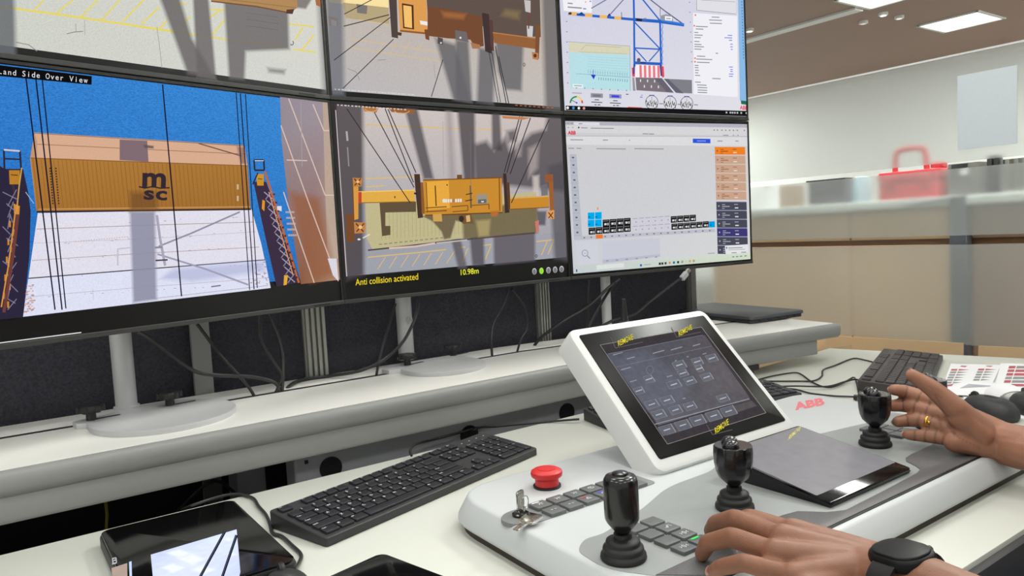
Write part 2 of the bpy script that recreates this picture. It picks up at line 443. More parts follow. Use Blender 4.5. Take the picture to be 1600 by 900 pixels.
# ceiling lamps
m_lamp = emis('lamp_diffuser', (255, 253, 246), 3.0)
def panel_lamp(x, y, label, group, watts, sz=.6):
    t = thing('ceiling_light', label, 'ceiling light', (x, y, CEIL-.012), 0, group)
    b = MB()
    for dx, dy, w, h in ((0, sz/2, sz+.03, .03), (0, -sz/2, sz+.03, .03), (sz/2, 0, .03, sz), (-sz/2, 0, .03, sz)): b.box((dx, dy, .004), (w, h, .014))
    b.build('frame', m_wall, t, local=True)
    MB().box((0, 0, .006), (sz-.02, sz-.02, .006)).build('diffuser', m_lamp, t, local=True)
    ld = bpy.data.lights.new('panel_lamp', 'AREA'); ld.shape = 'SQUARE'; ld.size = sz-.04; ld.energy = watts; ld.color = (1, .985, .95)
    lo = bpy.data.objects.new('lamp', ld); COL.objects.link(lo); lo.parent = t; lo.location = (0, 0, -.004)
    return t
for i, x in enumerate((-1.2, .4, 1.7)):
    for j, y in enumerate((-1.3, .25, 1.75)):
        panel_lamp(x, y, 'square ceiling panel light above the control room, %s row, %s' % (('rear', 'middle', 'front')[j], ('far from the glass', 'in the middle', 'next to the glass')[i]), 'ceiling panel lights over the desk', PANEL_W_HERE)
k_ = (CEIL-CAM_H)/(1.9-CAM_H)
panel_lamp(6.72*k_, 2.95*k_, 'bright square panel light in brown ceiling beyond the glass', 'panel lights beyond the glass', PANEL_W_NEXT)
panel_lamp(5.35*k_, 2.85*k_, 'bright panel light cut by the top edge, beside the pale ceiling rail', 'panel lights beyond the glass', PANEL_W_NEXT)
for x, y, w, wh in ((3.0, -.75, .6, 'over the counter, added to light its front, near end'), (3.0, 1.2, .8, 'over the counter, added to light its front, middle'), (3.0, 2.6, .7, 'over the counter, added to light its front, far end'), (6.2, .8, 1, 'at the south side of the next room'), (4.2, 5.2, 1, 'behind the upper right monitor'), (6.5, 7.5, 1.5, 'deep in the next room'), (3.9, 7.8, 1, 'in the north corner of the next room'), (9.6, 8.6, 1.1, 'in the far north corner'), (9.6, 1.0, 2, 'in the far south corner')):  # lamps over the counter are added, unseen, to light its front
    panel_lamp(x, y, 'hidden square panel light in brown ceiling '+wh, 'other panel lights beyond the glass', PANEL_W_NEXT*w)
rl = MB(); A = np.array([5.52*k_, 4.10*k_]); B = np.array([5.48*k_, 3.12*k_])
rl.box(((A[0]+B[0])/2, (A[1]+B[1])/2+.6, CEIL-.01), (.14, abs(A[1]-B[1])+1.2, .02))
tag(rl.build('ceiling_rail', m_wall), 'pale narrow rail running along brown ceiling beyond the glass', 'rail')
for i, (px, py) in enumerate(((1380, 20), (1405, 25), (1349, 33), (1171, 45))):
    p = onz(px, py, CEIL)
    t = thing('spotlight', ['small bright ceiling spotlight nearest the large panel light', 'small dim ceiling spotlight, rightmost of the row', 'small dim ceiling spotlight under the rail end', 'small bright ceiling spotlight beside upper right monitor edge'][i], 'spotlight', (p[0], p[1], CEIL-.03), 0, 'spotlights beyond the glass')
    MB().lathe([(.03, 0), (.045, .004), (.045, .03)], n=16).build('rim', m_wall, t, local=True)
    MB().lathe([(.001, -.001), (.028, -.001), (.028, .003)], n=16).build('bulb', emis('spot_glow_%d' % i, (255, 250, 240), (6, 1.2, .8, 6)[i]), t, local=True)

# counter seen through the glass
XC = X1+.75
cz = onx(1176, 327, XC)[2]
ct = thing('counter', 'long tan cabinet counter behind the frosted glass', 'counter', (XC+.25, 1.2, FL))
YE = onx(1112, 430, XC)[1]
MB().box((XC+.25, (YE-.9)/2, cz-.02), (.56, YE+.9+.04, .04)).build('countertop', m_counter, ct, bevel=.006)
def yx(px, py): return onx(px, py, XC)[1]
yp0, yp1 = yx(1516, 420), yx(1489, 420)
zs = onx(1300, 381, XC)[2]
for (a, b, m) in ((yp1, (yp1+YE)/2-.18, m_wood), ((yp1+YE)/2-.18, YE, m_wood), (-.2, yp0, m_woodr), (-.9, -.2, m_woodr)):
    MB().box((XC+.24, (a+b)/2, (zs-.012+FL)/2), (.46, b-a-.006, zs-.012-FL)).build('lower_panel', m, ct, bevel=.004)
    MB().box((XC+.24, (a+b)/2, (zs+.012+cz-.04)/2), (.46, b-a-.006, cz-.04-zs-.012)).build('upper_panel', m, ct, bevel=.004)
MB().box((XC+.25, (YE-.9)/2, zs), (.44, YE+.9-.02, .03)).build('groove', m_strip, ct)
MB().box((XC-.006, (yp0+yp1)/2, (cz+FL)/2), (.05, yp1-yp0, cz-FL)).build('upright', m_postb, ct, bevel=.003)
# red case standing on the counter
c0 = onx(1370, 300, XC+.02); c1 = onx(1466, 292, XC+.02)
yc, wc = (c0[1]+c1[1])/2, abs(c0[1]-c1[1])
ztop = onx(1418, 266, XC+.02)[2]; zhan = onx(1412, 233, XC+.02)[2]
rc = thing('red_case', 'red plastic carrying case with a top handle on the counter', 'case', (XC+.11, yc, cz))
MB().prism(rrect(0, 0, .17, wc, .02), 0, ztop-cz-.045, .008).build('case_body', m_redcase, rc, local=True)
MB().prism(rrect(0, 0, .176, wc+.006, .02), ztop-cz-.043, ztop-cz, .012).build('lid', m_redcase, rc, local=True)
hh = zhan-ztop
MB().tube([(-.03, wc*.30, ztop-cz-.005), (-.03, wc*.28, ztop-cz+hh*.7), (-.03, wc*.2, ztop-cz+hh), (-.03, -wc*.12, ztop-cz+hh), (-.03, -wc*.2, ztop-cz+hh*.7), (-.03, -wc*.22, ztop-cz-.005)], .012, 10, 4).build('handle', m_redcase, rc, local=True)
for s_ in (-1, 1): MB().box((-.09, s_*wc*.28, ztop-cz-.045), (.012, .035, .04)).build('latch', m_redcase, rc, local=True, bevel=.003)
MB().box((-.0, -wc*.36, ztop-cz+.012), (.06, .05, .03)).build('catch', m_redcase, rc, local=True, bevel=.008)
# clutter along the counter, seen through the clear strip
def on_counter(name, label, cat, px0, px1, py, h, m, dx=.1, dep=.12, parts=None):
    a = onx(px0, py, XC+dx-dep/2)[1]; b = onx(px1, py, XC+dx-dep/2)[1]
    t = thing(name, label, cat, (XC+dx, (a+b)/2, cz))
    w = abs(a-b)
    MB().prism(rrect(0, 0, dep, w, .006, 2), 0, h, .004).build('body', m, t, local=True)
    if parts: parts(t, w, dep, h)
    return t
zg = max(.03, onx(1240, 283, XC)[2]-cz-.045)
def lapt(t, w, dep, h):
    MB().box((0, 0, h+.004), (dep+.02, w*1.03, .008)).build('lid', m_dark, t, local=True)
    MB().box((-dep/2-.001, 0, h*.5), (.003, w*.8, .008)).build('vent', m_black, t, local=True)
on_counter('dock_box', 'dark grey flat device between white papers left of the red case', 'device', 1262, 1322, 280, zg+.03, mat('slate_plastic', (84, 84, 92), .5), .1, .2, lapt)
def strp(t, w, dep, h): MB().box((0, 0, h*.98), (dep+.003, w*.25, .006)).build('tape', m_card, t, local=True)
on_counter('blue_box', 'small pale blue carton beside the dark grey device', 'box', 1325, 1343, 276, zg+.04, mat('pale_blue_card', (168, 196, 208), .6), .1, .1, strp)
on_counter('white_box', 'white carton at the far left end of the counter', 'box', 1182, 1214, 290, zg+.03, m_paper, .12, .14, strp)
on_counter('brown_box', 'small brown patterned carton beside the white carton', 'box', 1215, 1240, 288, zg+.03, mat('brown_card', (150, 128, 108), .7, var=.3, scale=40), .12, .1, strp)
def scs(t, w, dep, h):
    MB().box((-dep/2, w*.1, h*.9), (.01, w*.5, .02)).build('jaw', m_dark, t, local=True)
    MB().box((-dep/2-.003, -w*.05, h*.75), (.004, w*.22, .03)).build('label_card', m_paper, t, local=True)
on_counter('stapler', 'dark grey tilted machine right of the red case', 'device', 1480, 1530, 262, zg+.055, mat('warm_grey_plastic', (92, 90, 86), .5), .1, .12, scs)
for i, (a, b) in enumerate(((1541, 1550), (1552, 1560))):
    on_counter('black_jar', ['black jar standing right of the dark machine', 'black jar, nearer the shiny cups'][i], 'jar', a, b, 256, zg+.065, m_black, .1, .05,
               lambda t, w, dep, h: MB().box((0, 0, h+.006), (dep*.8, w*.8, .012)).build('lid', m_dark, t, local=True))
for i, px in enumerate((1572, 1586, 1599)):
    p = onx(px, 262, XC+.08)
    t = thing('glass_cup', ['shiny cup next to the black jars', 'shiny cup in the middle of the three cups', 'shiny cup, farthest from the black jars'][i], 'cup', (XC+.1, p[1], cz), 0, 'shiny cups on the counter')
    MB().lathe([(.012, 0), (.015, .004), (.018, zg+.055), (.016, zg+.055), (.013, .01), (.001, .01)], n=20).build('cup_body', m_chrome, t, local=True)
# white card edge on the counter front
a = onx(1422, 314, XC-.01); b = onx(1496, 302, XC-.01)
fl = thing('counter_sheet', 'white sheet of paper hanging over the counter edge below the red case', 'paper', (XC+.02, (a[1]+b[1])/2, cz))
MB().box((0, 0, .002), (.12, abs(a[1]-b[1]), .002)).build('sheet_top', m_paper, fl, local=True)
MB().add([(-.062, abs(a[1]-b[1])/2, .003), (-.062, -abs(a[1]-b[1])/2, .003), (-.0625, -abs(a[1]-b[1])/2, -.004), (-.0625, abs(a[1]-b[1])/2, -.02), (-.06, abs(a[1]-b[1])/2, .003), (-.06, -abs(a[1]-b[1])/2, .003), (-.0605, -abs(a[1]-b[1])/2, -.004), (-.0605, abs(a[1]-b[1])/2, -.02)], [(0, 1, 2, 3), (7, 6, 5, 4), (0, 4, 5, 1), (1, 5, 6, 2), (2, 6, 7, 3), (3, 7, 4, 0)]).build('fold', m_paper, fl, local=True)
# sheet taped to the glass
q = [onx(x, y, X1-.01) for x, y in ((1496, 119), (1587, 102), (1590, 224), (1500, 234))]
yy0, yy1 = min(p[1] for p in q), max(p[1] for p in q); zz0, zz1 = (q[2][2]+q[3][2])/2, (q[0][2]+q[1][2])/2
t = thing('taped_sheet', 'pale blue sheet of paper taped on the frosted glass', 'paper', (X1-.011, (yy0+yy1)/2, zz0))
MB().box((0, 0, (zz1-zz0)/2), (.0012, yy1-yy0, zz1-zz0)).build('sheet', mat('pale_blue_paper', (216, 225, 232), .7, var=.03, scale=90), t, local=True)

# cardboard on the floor between the desk and the glass
cb = thing('cardboard_box', 'open flattened brown cardboard box between the desk and the glass', 'box', (2.4, 1.25, FL))
def flap(name, pts, z, th=.006):
    P = [onx(x, y, X) for x, y, X in pts]
    P = [np.array(p) for p in P]; n = np.cross(P[1]-P[0], P[2]-P[0]); n = n/np.linalg.norm(n)*th
    k = len(P)
    MB().add(P+[p-n for p in P], [tuple(range(k)), tuple(range(2*k-1, k-1, -1))]+[(i, k+i, k+(i+1) % k, (i+1) % k) for i in range(k)]).build(name, m_card, cb)
flap('long_flap', [(1291, 524, 2.46), (1506, 536, 2.46), (1505, 640, 2.46), (1290, 640, 2.46)], 0)
flap('left_flap', [(1225, 541, 2.40), (1292, 529, 2.46), (1292, 640, 2.46), (1200, 640, 2.36)], 0)
flap('near_flap', [(1190, 562, 2.25), (1330, 538, 2.30), (1330, 640, 2.30), (1170, 640, 2.25)], 0)
flap('right_flap', [(1530, 540, 2.52), (1640, 545, 2.52), (1640, 640, 2.52), (1528, 640, 2.52)], 0)
# ------------------------------------------------------------------ felt screen behind the shelf
YF = 1.53
def xy(px, py, Y):
    d = ray(px, py); return O+d*Y/d[1]
fs = thing('felt_screen', 'charcoal felt acoustic screen with aluminium posts behind the raised shelf', 'screen', (.4, YF, FL))
xs = [-1.1, xy(478, 530, YF)[0]+.02, xy(849, 480, YF)[0], xy(1082, 440, YF)[0]]
for a, b in zip(xs[:-1], xs[1:]):
    MB().box(((a+b)/2, YF+.025, (.72+FL+.06)/2), (b-a-.03, .03, .72-FL-.06)).build('felt_panel', m_fabric, fs, bevel=.006)
def extrusion(x, w):
    b = MB(); k = 4
    b.box((x, YF+.012, (.74+FL)/2), (w, .02, .74-FL))
    for i in range(k): b.box((x-w/2+w*(i+.5)/k, YF-.003, (.74+FL)/2), (w/k*.55, .012, .74-FL))
    b.build('slotted_post', m_alu, fs)
extrusion(xs[1], .047); extrusion(xs[2], .034); extrusion(xs[3]-.004, .022)
x_ = xy(314, 540, YF-.01)[0]
MB().box((x_, YF-.006, (.74+FL)/2), (.034, .012, .74-FL)).build('flat_post', m_grey, fs)

# ------------------------------------------------------------------ raised shelf
ZS = .10
sh = thing('raised_shelf', 'white raised shelf with a grey rounded front running behind the desk', 'shelf', (.4, 1.35, -.02))
aR = math.radians(-7.09)
BX = 1.0
def segs(yoff): return [(-1.1, 1.2+yoff), (BX, 1.2+yoff)]
e0 = np.array([BX, 1.2]); dR = np.array([math.cos(aR), math.sin(aR)]); nR = np.array([-dR[1], dR[0]])
LR = .80
slot = .5*(onz(440, 612, ZS)[1]+onz(800, 552, ZS)[1])
def strip_poly(ya, yb, ext=0.0):
    # straight part then the angled right end
    a = e0+nR*(ya-1.2); b = e0+nR*(yb-1.2); tq = math.tan(aR/2)
    a = a-dR*0; 
    ja = np.array([BX-(ya-1.2)*math.tan(aR/2)*1, ya]); jb = np.array([BX-(yb-1.2)*math.tan(aR/2)*1, yb])
    return [(-1.1, ya), tuple(ja), tuple(e0+dR*(LR+ext)+nR*(ya-1.2)), tuple(e0+dR*(LR+ext)+nR*(yb-1.2)), tuple(jb), (-1.1, yb)]
MB().prism(strip_poly(1.2, slot), ZS-.03, ZS, .003).build('shelf_top', m_shelf, sh)
MB().prism(strip_poly(slot+.008, 1.512), ZS-.03, ZS, .003).build('shelf_top', m_shelf, sh)
MB().prism(strip_poly(slot-.001, slot+.009), ZS-.06, ZS+.0004).build('cable_slot', m_black, sh)
# rounded front lip and lower fascia, swept along the front line
def sweep(prof, x1, name, m, label=None):
    b = MB(); n = len(prof); lines = []
    for yo, z in prof:
        ja = (BX-yo*math.tan(aR/2), 1.2+yo, z); e = e0+dR*x1+nR*yo
        lines.append([(-1.1, 1.2+yo, z), ja, (e[0], e[1], z)])
    vs = [lines[i][k] for k in range(3) for i in range(n)]
    fs_ = [(k*n+i, (k+1)*n+i, (k+1)*n+(i+1) % n, k*n+(i+1) % n) for k in range(2) for i in range(n)]
    fs_ += [tuple(range(n)), tuple(range(3*n-1, 2*n-1, -1))]
    b.add(vs, fs_); return b.build(name, m, sh, smooth=50, label=label)
lip = [(.0, ZS-.0015), (-.006, ZS-.003), (-.0105, ZS-.008), (-.012, ZS-.017), (-.0105, ZS-.027), (-.0065, ZS-.0345), (-.003, ZS-.0375), (.004, ZS-.0375), (.004, ZS-.0015)]
sweep(lip, LR+.012, 'front_lip', m_grey)
sweep([(-.002, ZS-.0378), (-.006, .032), (-.004, .027), (.016, .027), (.016, ZS-.0378)], LR-.07, 'fascia', m_grey)
MB().box((*(e0+dR*(LR-.069)+nR*.006), (ZS-.036+.027)/2), (.003, .016, ZS-.062), [(*dR, 0), (*nR, 0), (0, 0, 1)]).build('end_cap', m_black, sh)
# under-shelf steel beam with holes
xb0 = xy(461, 735, 1.235)[0]
bm_ = thing('cable_beam', 'grey steel beam with round cable holes under the raised shelf', 'beam', (xb0+.5, 1.25, -.07))
BZ0, BZ1 = -.065, .022
hx = [xy(517, 738, 1.235)[0], xy(733, 685, 1.235)[0], xy(885, 645, 1.235)[0]]
b = MB(); b.box((xb0+.55, 1.26, (BZ0+BZ1)/2), (1.1, .05, BZ1-BZ0)); b.build('beam_body', m_grey2, bm_, bevel=.004)
for x in hx: MB().lathe([(.02, 0), (.02, .004)], (x, 1.2355, -.012), 24, [(1, 0, 0), (0, 0, 1), (0, -1, 0)]).build('cable_hole', m_black, bm_)
MB().box((xb0+.02, 1.2345, .008), (.006, .004, .006)).build('rivet', m_black, bm_)
# steel leg of the shelf, dark frame
sl = thing('shelf_leg', 'grey steel leg under the raised shelf behind the desk', 'leg frame', (.37, 1.4, FL))
MB().box((.37, 1.4, (FL+.07)/2), (.05, .06, .07-FL)).build('upright', m_grey2, sl); MB().box((.37, 1.35, FL+.015), (.07, .4, .03)).build('foot', m_grey2, sl)
cl = onz(1178, 566, .04)
ck = thing('clamp', 'black clamp bracket under the right end of the raised shelf', 'clamp', (cl[0], cl[1]+.04, .0))
pc = np.array([cl[0], cl[1]+.04])
MB().box((pc[0], pc[1], .022), (.07, .06, .014)).build('plate', m_black, ck, bevel=.003)
MB().box((pc[0]+.012, pc[1], -.0), (.03, .04, .04)).build('jaw', m_black, ck, bevel=.003)
MB().lathe([(.008, .02), (.008, .04)], (pc[0]-.02, pc[1]-.01, -.01), 12).build('screw', m_grey2, ck)

# ------------------------------------------------------------------ monitors
aL, aM = math.radians(15.583), math.radians(1.082)
S1 = np.array([.5815, 1.4, 0]); S2 = np.array([1.1729, 1.4112, 0])
ZB, ZM, ZT = .2545, .6515, 1.0485
class Mon:
    def __init__(s, p, a, w, z0, z1, sgn, name, label):
        s.u = np.array([math.cos(a), math.sin(a), 0]); s.n = np.array([math.sin(a), -math.cos(a), 0]); s.w = w
        s.o = (p if sgn > 0 else p-s.u*w)+np.array([0, 0, z0]); s.h = z1-z0
        c = s.o+s.u*w/2-s.n*.02
        s.t = thing('monitor', label, 'monitor', c, a, 'monitors of the curved wall')
        ax = [s.u, np.array([0, 0, 1]), s.n]; g = .0008
        def bx(mb, u0, u1, v0, v1, n0, n1): mb.box(s.o+s.u*(u0+u1)/2+np.array([0, 0, (v0+v1)/2])+s.n*(n0+n1)/2, (u1-u0, v1-v0, n1-n0), ax); return mb
        s.bx = bx
        bx(MB(), g, w-g, g, s.h-g, -.022, -.0005).build('housing', m_bezel, s.t, bevel=.002)
        bx(MB(), .09, w-.09, .07, s.h-.07, -.03, -.021).build('back_bulge', m_bezel, s.t, bevel=.004)
        bx(MB(), .004, w-.004, .004, s.h-.004, -.0006, 0).build('display_panel', m_glass2, s.t, smooth=0)
        f = MB(); e = .0055
        bx(f, g, e, g, s.h-g, -.001, .0022); bx(f, w-e, w-g, g, s.h-g, -.001, .0022)
        bx(f, e, w-e, s.h-e, s.h-g, -.001, .0022); bx(f, e, w-e, g, e, -.001, .0022); f.build('bezel_frame', m_bezel, s.t)
        bx(MB(), g, w-g, g, .0085, .0005, .0042).build('bottom_lip', m_lip, s.t, bevel=.001)
        bx(MB(), w*.88, w*.94, .003, .006, .004, .0046).build('lip_mark', m_black, s.t)
        s.d = Decal(s.o, s.n)
        s.d.set_clip([s.px(.005, .0082), s.px(w-.005, .0082), s.px(w-.005, s.h-.005), s.px(.005, s.h-.005)])
    def px(s, u, v):
        P = s.o+s.u*u+np.array([0, 0, v]); c = RC @ (P-O); return (c[0]/c[2]*F_PX+800, c[1]/c[2]*F_PX+450)
    def fill(s, v0, v1, cols, mi=0, e=.0065):
        s.d.grad([s.px(e, v0), s.px(s.w-e, v0), s.px(s.w-e, v1), s.px(e, v1)], cols, mi)
m_glass2 = mat('display_black', (17, 16, 16), .3, var=.05, spec=.4)
WL, WM, WR = .602, float(np.linalg.norm(S2-S1)), .610
TL = Mon(S1, aL, WL, ZM, ZT, -1, 'm', 'upper left monitor showing pale concrete ground with yellow hatching and shadows')
TM = Mon(S1, aM, WM, ZM, ZT, 1, 'm', 'upper middle monitor showing a brown crane spreader over pale ground')
TR = Mon(S2, aR, WR, ZM, ZT, 1, 'm', 'upper right monitor showing a blue crane diagram')
BL = Mon(S1, aL, WL, ZB, ZM, -1, 'm', 'lower left monitor showing an orange container above white roofs and blue sea')
BM = Mon(S1, aM, WM, ZB, ZM, 1, 'm', 'lower middle monitor showing a yellow spreader, yellow warning text below')
BR = Mon(S2, aR, WR, ZB, ZM, 1, 'm', 'lower right monitor showing a pale stacking chart with black and blue cells')

# --- upper left picture
d = TL.d; TL.fill(.019, .39, [(206, 209, 200), (214, 214, 208), (216, 214, 206), (208, 210, 200)], 2)
Y_ = (232, 214, 100)
d.line([(-30, 6), (25, 13.6), (130, 28), (299, 53.6)], 3.2, Y_)
for a, b in (((68, 0), (55, 15)), ((114, 0), (88, 21)), ((153, 0), (125, 28)), ((187, 0), (159, 31)), ((224, 0), (192, 34)), ((249, 11), (221, 38)), ((262, 31), (248, 45)), ((297, 26), (283, 42)), ((351, 31), (331, 55)), ((346, 15), (327, 28)), ((473, 43), (461, 63)), ((491, 54), (471, 79)), ((283, 4), (272, 17))): d.line([a, b], 2.4, Y_)
for L_ in ([(265, 3), (292, 6.5)], [(325, 14), (352, 16)], [(330, 58), (354, 62)], [(450, 37), (491, 42)], [(458, 77), (494, 82)], [(285, 51), (300, 55)], [(300, 54), (330, 58)], [(354, 62), (450, 75)]): d.line(L_, 2.4, Y_, .9)
d.line([(104, 53), (116, 50), (130, 49)], 1.2, (130, 130, 126)); d.line([(118, 37), (119, 49)], .8, (150, 150, 146)); d.line([(132, 31), (133, 55)], .8, (160, 160, 156)); d.line([(25, 66), (45, 70), (58, 80)], 1.3, (140, 140, 136)); d.line([(245, 42), (249, 70), (253, 106)], 1, (165, 165, 160))
G_ = (108, 104, 104)
d.soft([(-60, -300), (8, -300), (22, -20), (24, 40), (25, 88), (-60, 80)], 9, (104, 108, 112), .9)
d.soft([(160, -300), (200, -300), (279, -10), (300, 60), (338, 125), (293, 116), (272, 58), (247, -10)], 7, G_, .92)
d.soft([(286, -300), (318, -300), (325, -10), (332, 60), (338, 125), (308, 120)], 5, G_, .9)
d.soft([(346, -60), (444, -60), (450, 5), (452, 77), (384, 80), (382, 126), (358, 124)], 6, G_, .9)
d.soft([(418, 106), (446, 109), (444, 116), (420, 113)], 6, G_, .7)
d.soft([(478, -300), (505, -300), (520, -10), (520, 150), (505, 146)], 10, (120, 118, 120), .75)
d.soft([(452, -6), (490, -6), (478, 14), (462, 12)], 4, (120, 114, 110), .9)
d.poly([(322, -62), (460, -50), (465, 12), (452, 20), (400, 10), (330, 2)], (178, 138, 92)); d.line([(330, 2), (400, 10), (452, 20)], 2, (120, 82, 60))
d.line([(345, -2), (462, 12)], 1, (150, 110, 74)); d.poly([(448, 15), (460, 14), (457, 22), (447, 21)], (92, 62, 52)); d.poly([(492, -5), (503, -5), (503, 12), (494, 8)], (170, 110, 70))
d.ring(456, 67, 3, 4, 1.3, (92, 90, 88), -60, 150)
for y in (20, 30, 40): d.line([(385, y), (435, y+7)], .7, (92, 90, 92), .6)
# --- upper middle picture
d = TM.d; TM.fill(.019, .39, [(188, 184, 186), (196, 190, 186), (200, 180, 158), (204, 190, 160)], 2)
d.poly([(512, -10), (607, -10), (607, 12), (560, 8), (515, 4)], (250, 226, 164)); d.poly([(536, 4), (607, 12), (608, 38), (540, 28)], (184, 166, 128)); d.line([(560, 31), (608, 38)], 1.5, (210, 190, 150))
d.poly([(557, 6), (574, 9), (573, 22), (558, 20)], (124, 120, 116)); d.poly([(513, 25), (528, 28), (529, 42), (515, 40)], (190, 140, 96)); d.poly([(517, 30), (526, 33), (526, 41), (518, 40)], (236, 214, 190))
for y0 in (60, 74): d.line([(545, y0), (690, y0+22)], 2.2, (214, 188, 140), .6)
for x in (600, 620, 640, 660): d.line([(x, 66), (x-12, 86)], 2, (212, 188, 146), .55)
d.soft([(500, -260), (528, -260), (536, -20), (538, 150), (514, 150)], 9, (112, 114, 122), .85)
SH = (104, 102, 106)
d.soft([(680, 60), (712, 70), (736, 160), (708, 156)], 7, SH, .9); d.soft([(712, 62), (732, 64), (738, 160), (712, 156)], 6, SH, .9)
d.soft([(748, 74), (774, 80), (771, 164), (745, 160)], 7, SH, .88); d.soft([(774, 64), (818, 70), (815, 142), (790, 140), (778, 112)], 6, SH, .88)
d.soft([(838, -260), (880, -260), (885, -10), (885, 175), (852, 172)], 9, (104, 100, 104), .85)
d.poly([(662, -70), (842, -60), (845, 58), (770, 55), (753, 40), (668, 20)], (98, 84, 76)); d.poly([(668, 10), (700, 14), (753, 26), (756, 72), (742, 74), (735, 62), (700, 60), (668, 56)], (118, 76, 52))
d.soft([(690, 18), (728, 22), (724, 30), (694, 27)], 6, (168, 108, 66), .8); d.soft([(790, 15), (812, 18), (810, 30), (784, 24)], 8, (138, 118, 84), .8)
d.poly([(602, -80), (617, -80), (622, 60), (612, 58)], (82, 70, 66)); d.poly([(618, -66), (664, -62), (668, 52), (625, 48)], (222, 158, 84)); d.poly([(628, 5), (646, 8), (647, 46), (630, 44)], (76, 48, 34)); d.poly([(630, 8), (643, 10), (644, 44), (632, 42)], (244, 194, 112))
d.poly([(656, 32), (668, 34), (668, 40), (657, 38)], (236, 236, 236)); d.line([(625, 48), (664, 52)], 3, (150, 92, 54)); d.poly([(663, 46), (670, 46), (671, 63), (665, 61)], (120, 76, 50)); d.poly([(620, 50), (628, 51), (627, 56), (622, 55)], (86, 62, 48))
d.poly([(711, 47), (729, 50), (732, 66), (712, 62)], (112, 106, 108)); d.disc(719.5, 59, 1.6, 1.6, (240, 236, 226)); d.poly([(684, 58), (692, 60), (692, 70), (684, 68)], (84, 78, 76)); d.disc(689, 67, 1.3, 1.3, (240, 236, 226)); d.poly([(735, 66), (750, 70), (750, 76), (738, 76)], (170, 120, 84))
d.poly([(753, 20), (764, 22), (768, 84), (758, 80)], (70, 54, 54)); d.poly([(764, 30), (770, 32), (772, 80), (767, 79)], (92, 66, 60))
d.poly([(770, 50), (838, 59), (838, 77), (772, 67)], (150, 98, 60)); d.line([(770, 51), (838, 60)], 1.4, (190, 130, 84)); d.poly([(837, 38), (844, 40), (842, 92), (836, 90)], (126, 82, 54)); d.poly([(831, 81), (841, 83), (841, 94), (832, 92)], (190, 128, 84)); d.disc(836, 87, 2.6, 3, (92, 58, 42))
d.poly([(823, 40), (833, 41), (832, 58), (824, 57)], (204, 204, 204)); d.poly([(819, 0), (829, 1), (829, 20), (821, 18)], (198, 192, 190)); d.line([(826, 20), (826, 45)], 2, (120, 70, 60))
R_ = (52, 50, 56)
for a, b, w in (((536, 138), (615, 61), 1.3), ((522, 94), (610, 27), 1.3), ((537, 41), (608, 23), 1.5), ((538, 22), (584, -2), 1.3), ((674, 151), (692, 93), 1.2), ((762, 70), (778, 160), 1), ((767, 72), (782, 160), 1), ((774, 72), (791, 162), 1.3), ((779, 88), (795, 162), 1.3)): d.line([a, b], w, R_)
d.line([(543, 107), (556, 112), (562, 125)], 1, (150, 146, 146)); d.line([(590, 94), (603, 93)], 1, (150, 146, 146)); d.line([(678, 100), (680, 122)], .7, (160, 156, 154)); d.ring(819, 101, 2, 3, 1, (90, 88, 90))
for i in range(24): d.dash(523+i*5.2, 138.6+i*.36, 2.2+(i % 3), 1.6, (226, 222, 220), .07, .75)
for i in range(9): d.dash(805+i*7, 163.5+i*.5, 4, 1.6, (170, 98, 60), .07)
# --- lower left picture
d = BL.d; BL.fill(.058, .39, [(38, 108, 188), (44, 116, 196), (60, 138, 212), (52, 126, 206)], 1)
d.k = 1
d.grad([(437, 140), (520, 150), (532, 437), (470, 444), (452, 330), (440, 220)], [(150, 140, 152), (160, 150, 160), (176, 140, 116), (140, 90, 64), (140, 108, 92), (150, 138, 144)])
d.poly([(504, 150), (516, 150), (530, 404), (512, 404), (508, 300)], (186, 164, 148)); d.soft([(452, 300), (500, 310), (522, 430), (486, 440)], 14, (150, 96, 66), .8)
for L_ in ([(451, 154), (508, 305), (524, 305)], [(439, 196), (480, 310), (527, 436)], [(443, 300), (465, 366), (491, 442)], [(489, 163), (506, 204), (516, 204)], [(448, 250), (480, 251)]): d.line(L_, 1.7, (226, 200, 188), .85)
d.line([(470, 160), (472, 260)], 1, (170, 160, 164)); d.poly([(512, 404), (526, 404), (529, 440), (520, 430)], (218, 216, 226))
for i in range(5): d.dash(446+i, 330+i*9, 14, 3, (196, 178, 172), 0, .7)
W_ = (226, 223, 236)
d.poly([(59, 333), (393, 327), (408, 380), (423, 450), (36, 495), (48, 410)], W_)
d.poly([(44, 436), (414, 406), (423, 450), (36, 495)], (222, 224, 244))
for L_, w, c in (([(57, 358), (225, 352), (396, 347)], 1.2, (176, 160, 158)), ([(53, 380), (230, 373), (400, 362)], .8, (196, 186, 190)), ([(50, 407), (220, 396), (405, 386)], 1.2, (186, 172, 172)), ([(44, 435), (220, 421), (414, 406)], 1.6, (44, 42, 52)), ([(41, 464), (220, 449), (419, 434)], 1, (196, 190, 200)), ([(210, 470), (419, 446)], 1, (180, 174, 180)), ([(145, 452), (146, 468)], .8, (196, 190, 200))): d.line(L_, w, c)
random.seed(3)
for i in range(60):
    x = random.uniform(60, 400); y = random.choice((358, 383, 407, 435, 464))-(x-60)*.07+random.uniform(-1, 3); d.dash(x, y, random.uniform(1, 4), 1, (150, 132, 126), 0, .7)
for i in range(22): d.dash(114+i*4, 377-i*.35, 2, 1, (180, 160, 150))
for i in range(50): d.disc(random.uniform(37, 52)+2*(i % 2), random.uniform(445, 488), random.uniform(.8, 3), 1, random.choice(((190, 130, 96), (170, 110, 84), (206, 170, 150))), .8)
for i in range(30): d.disc(random.uniform(398, 420), random.uniform(405, 446), random.uniform(.8, 2.4), 1, random.choice(((170, 140, 150), (150, 110, 110))), .7)
d.soft([(203, 331), (242, 330), (245, 468), (208, 473)], 6, (142, 142, 164), .92)
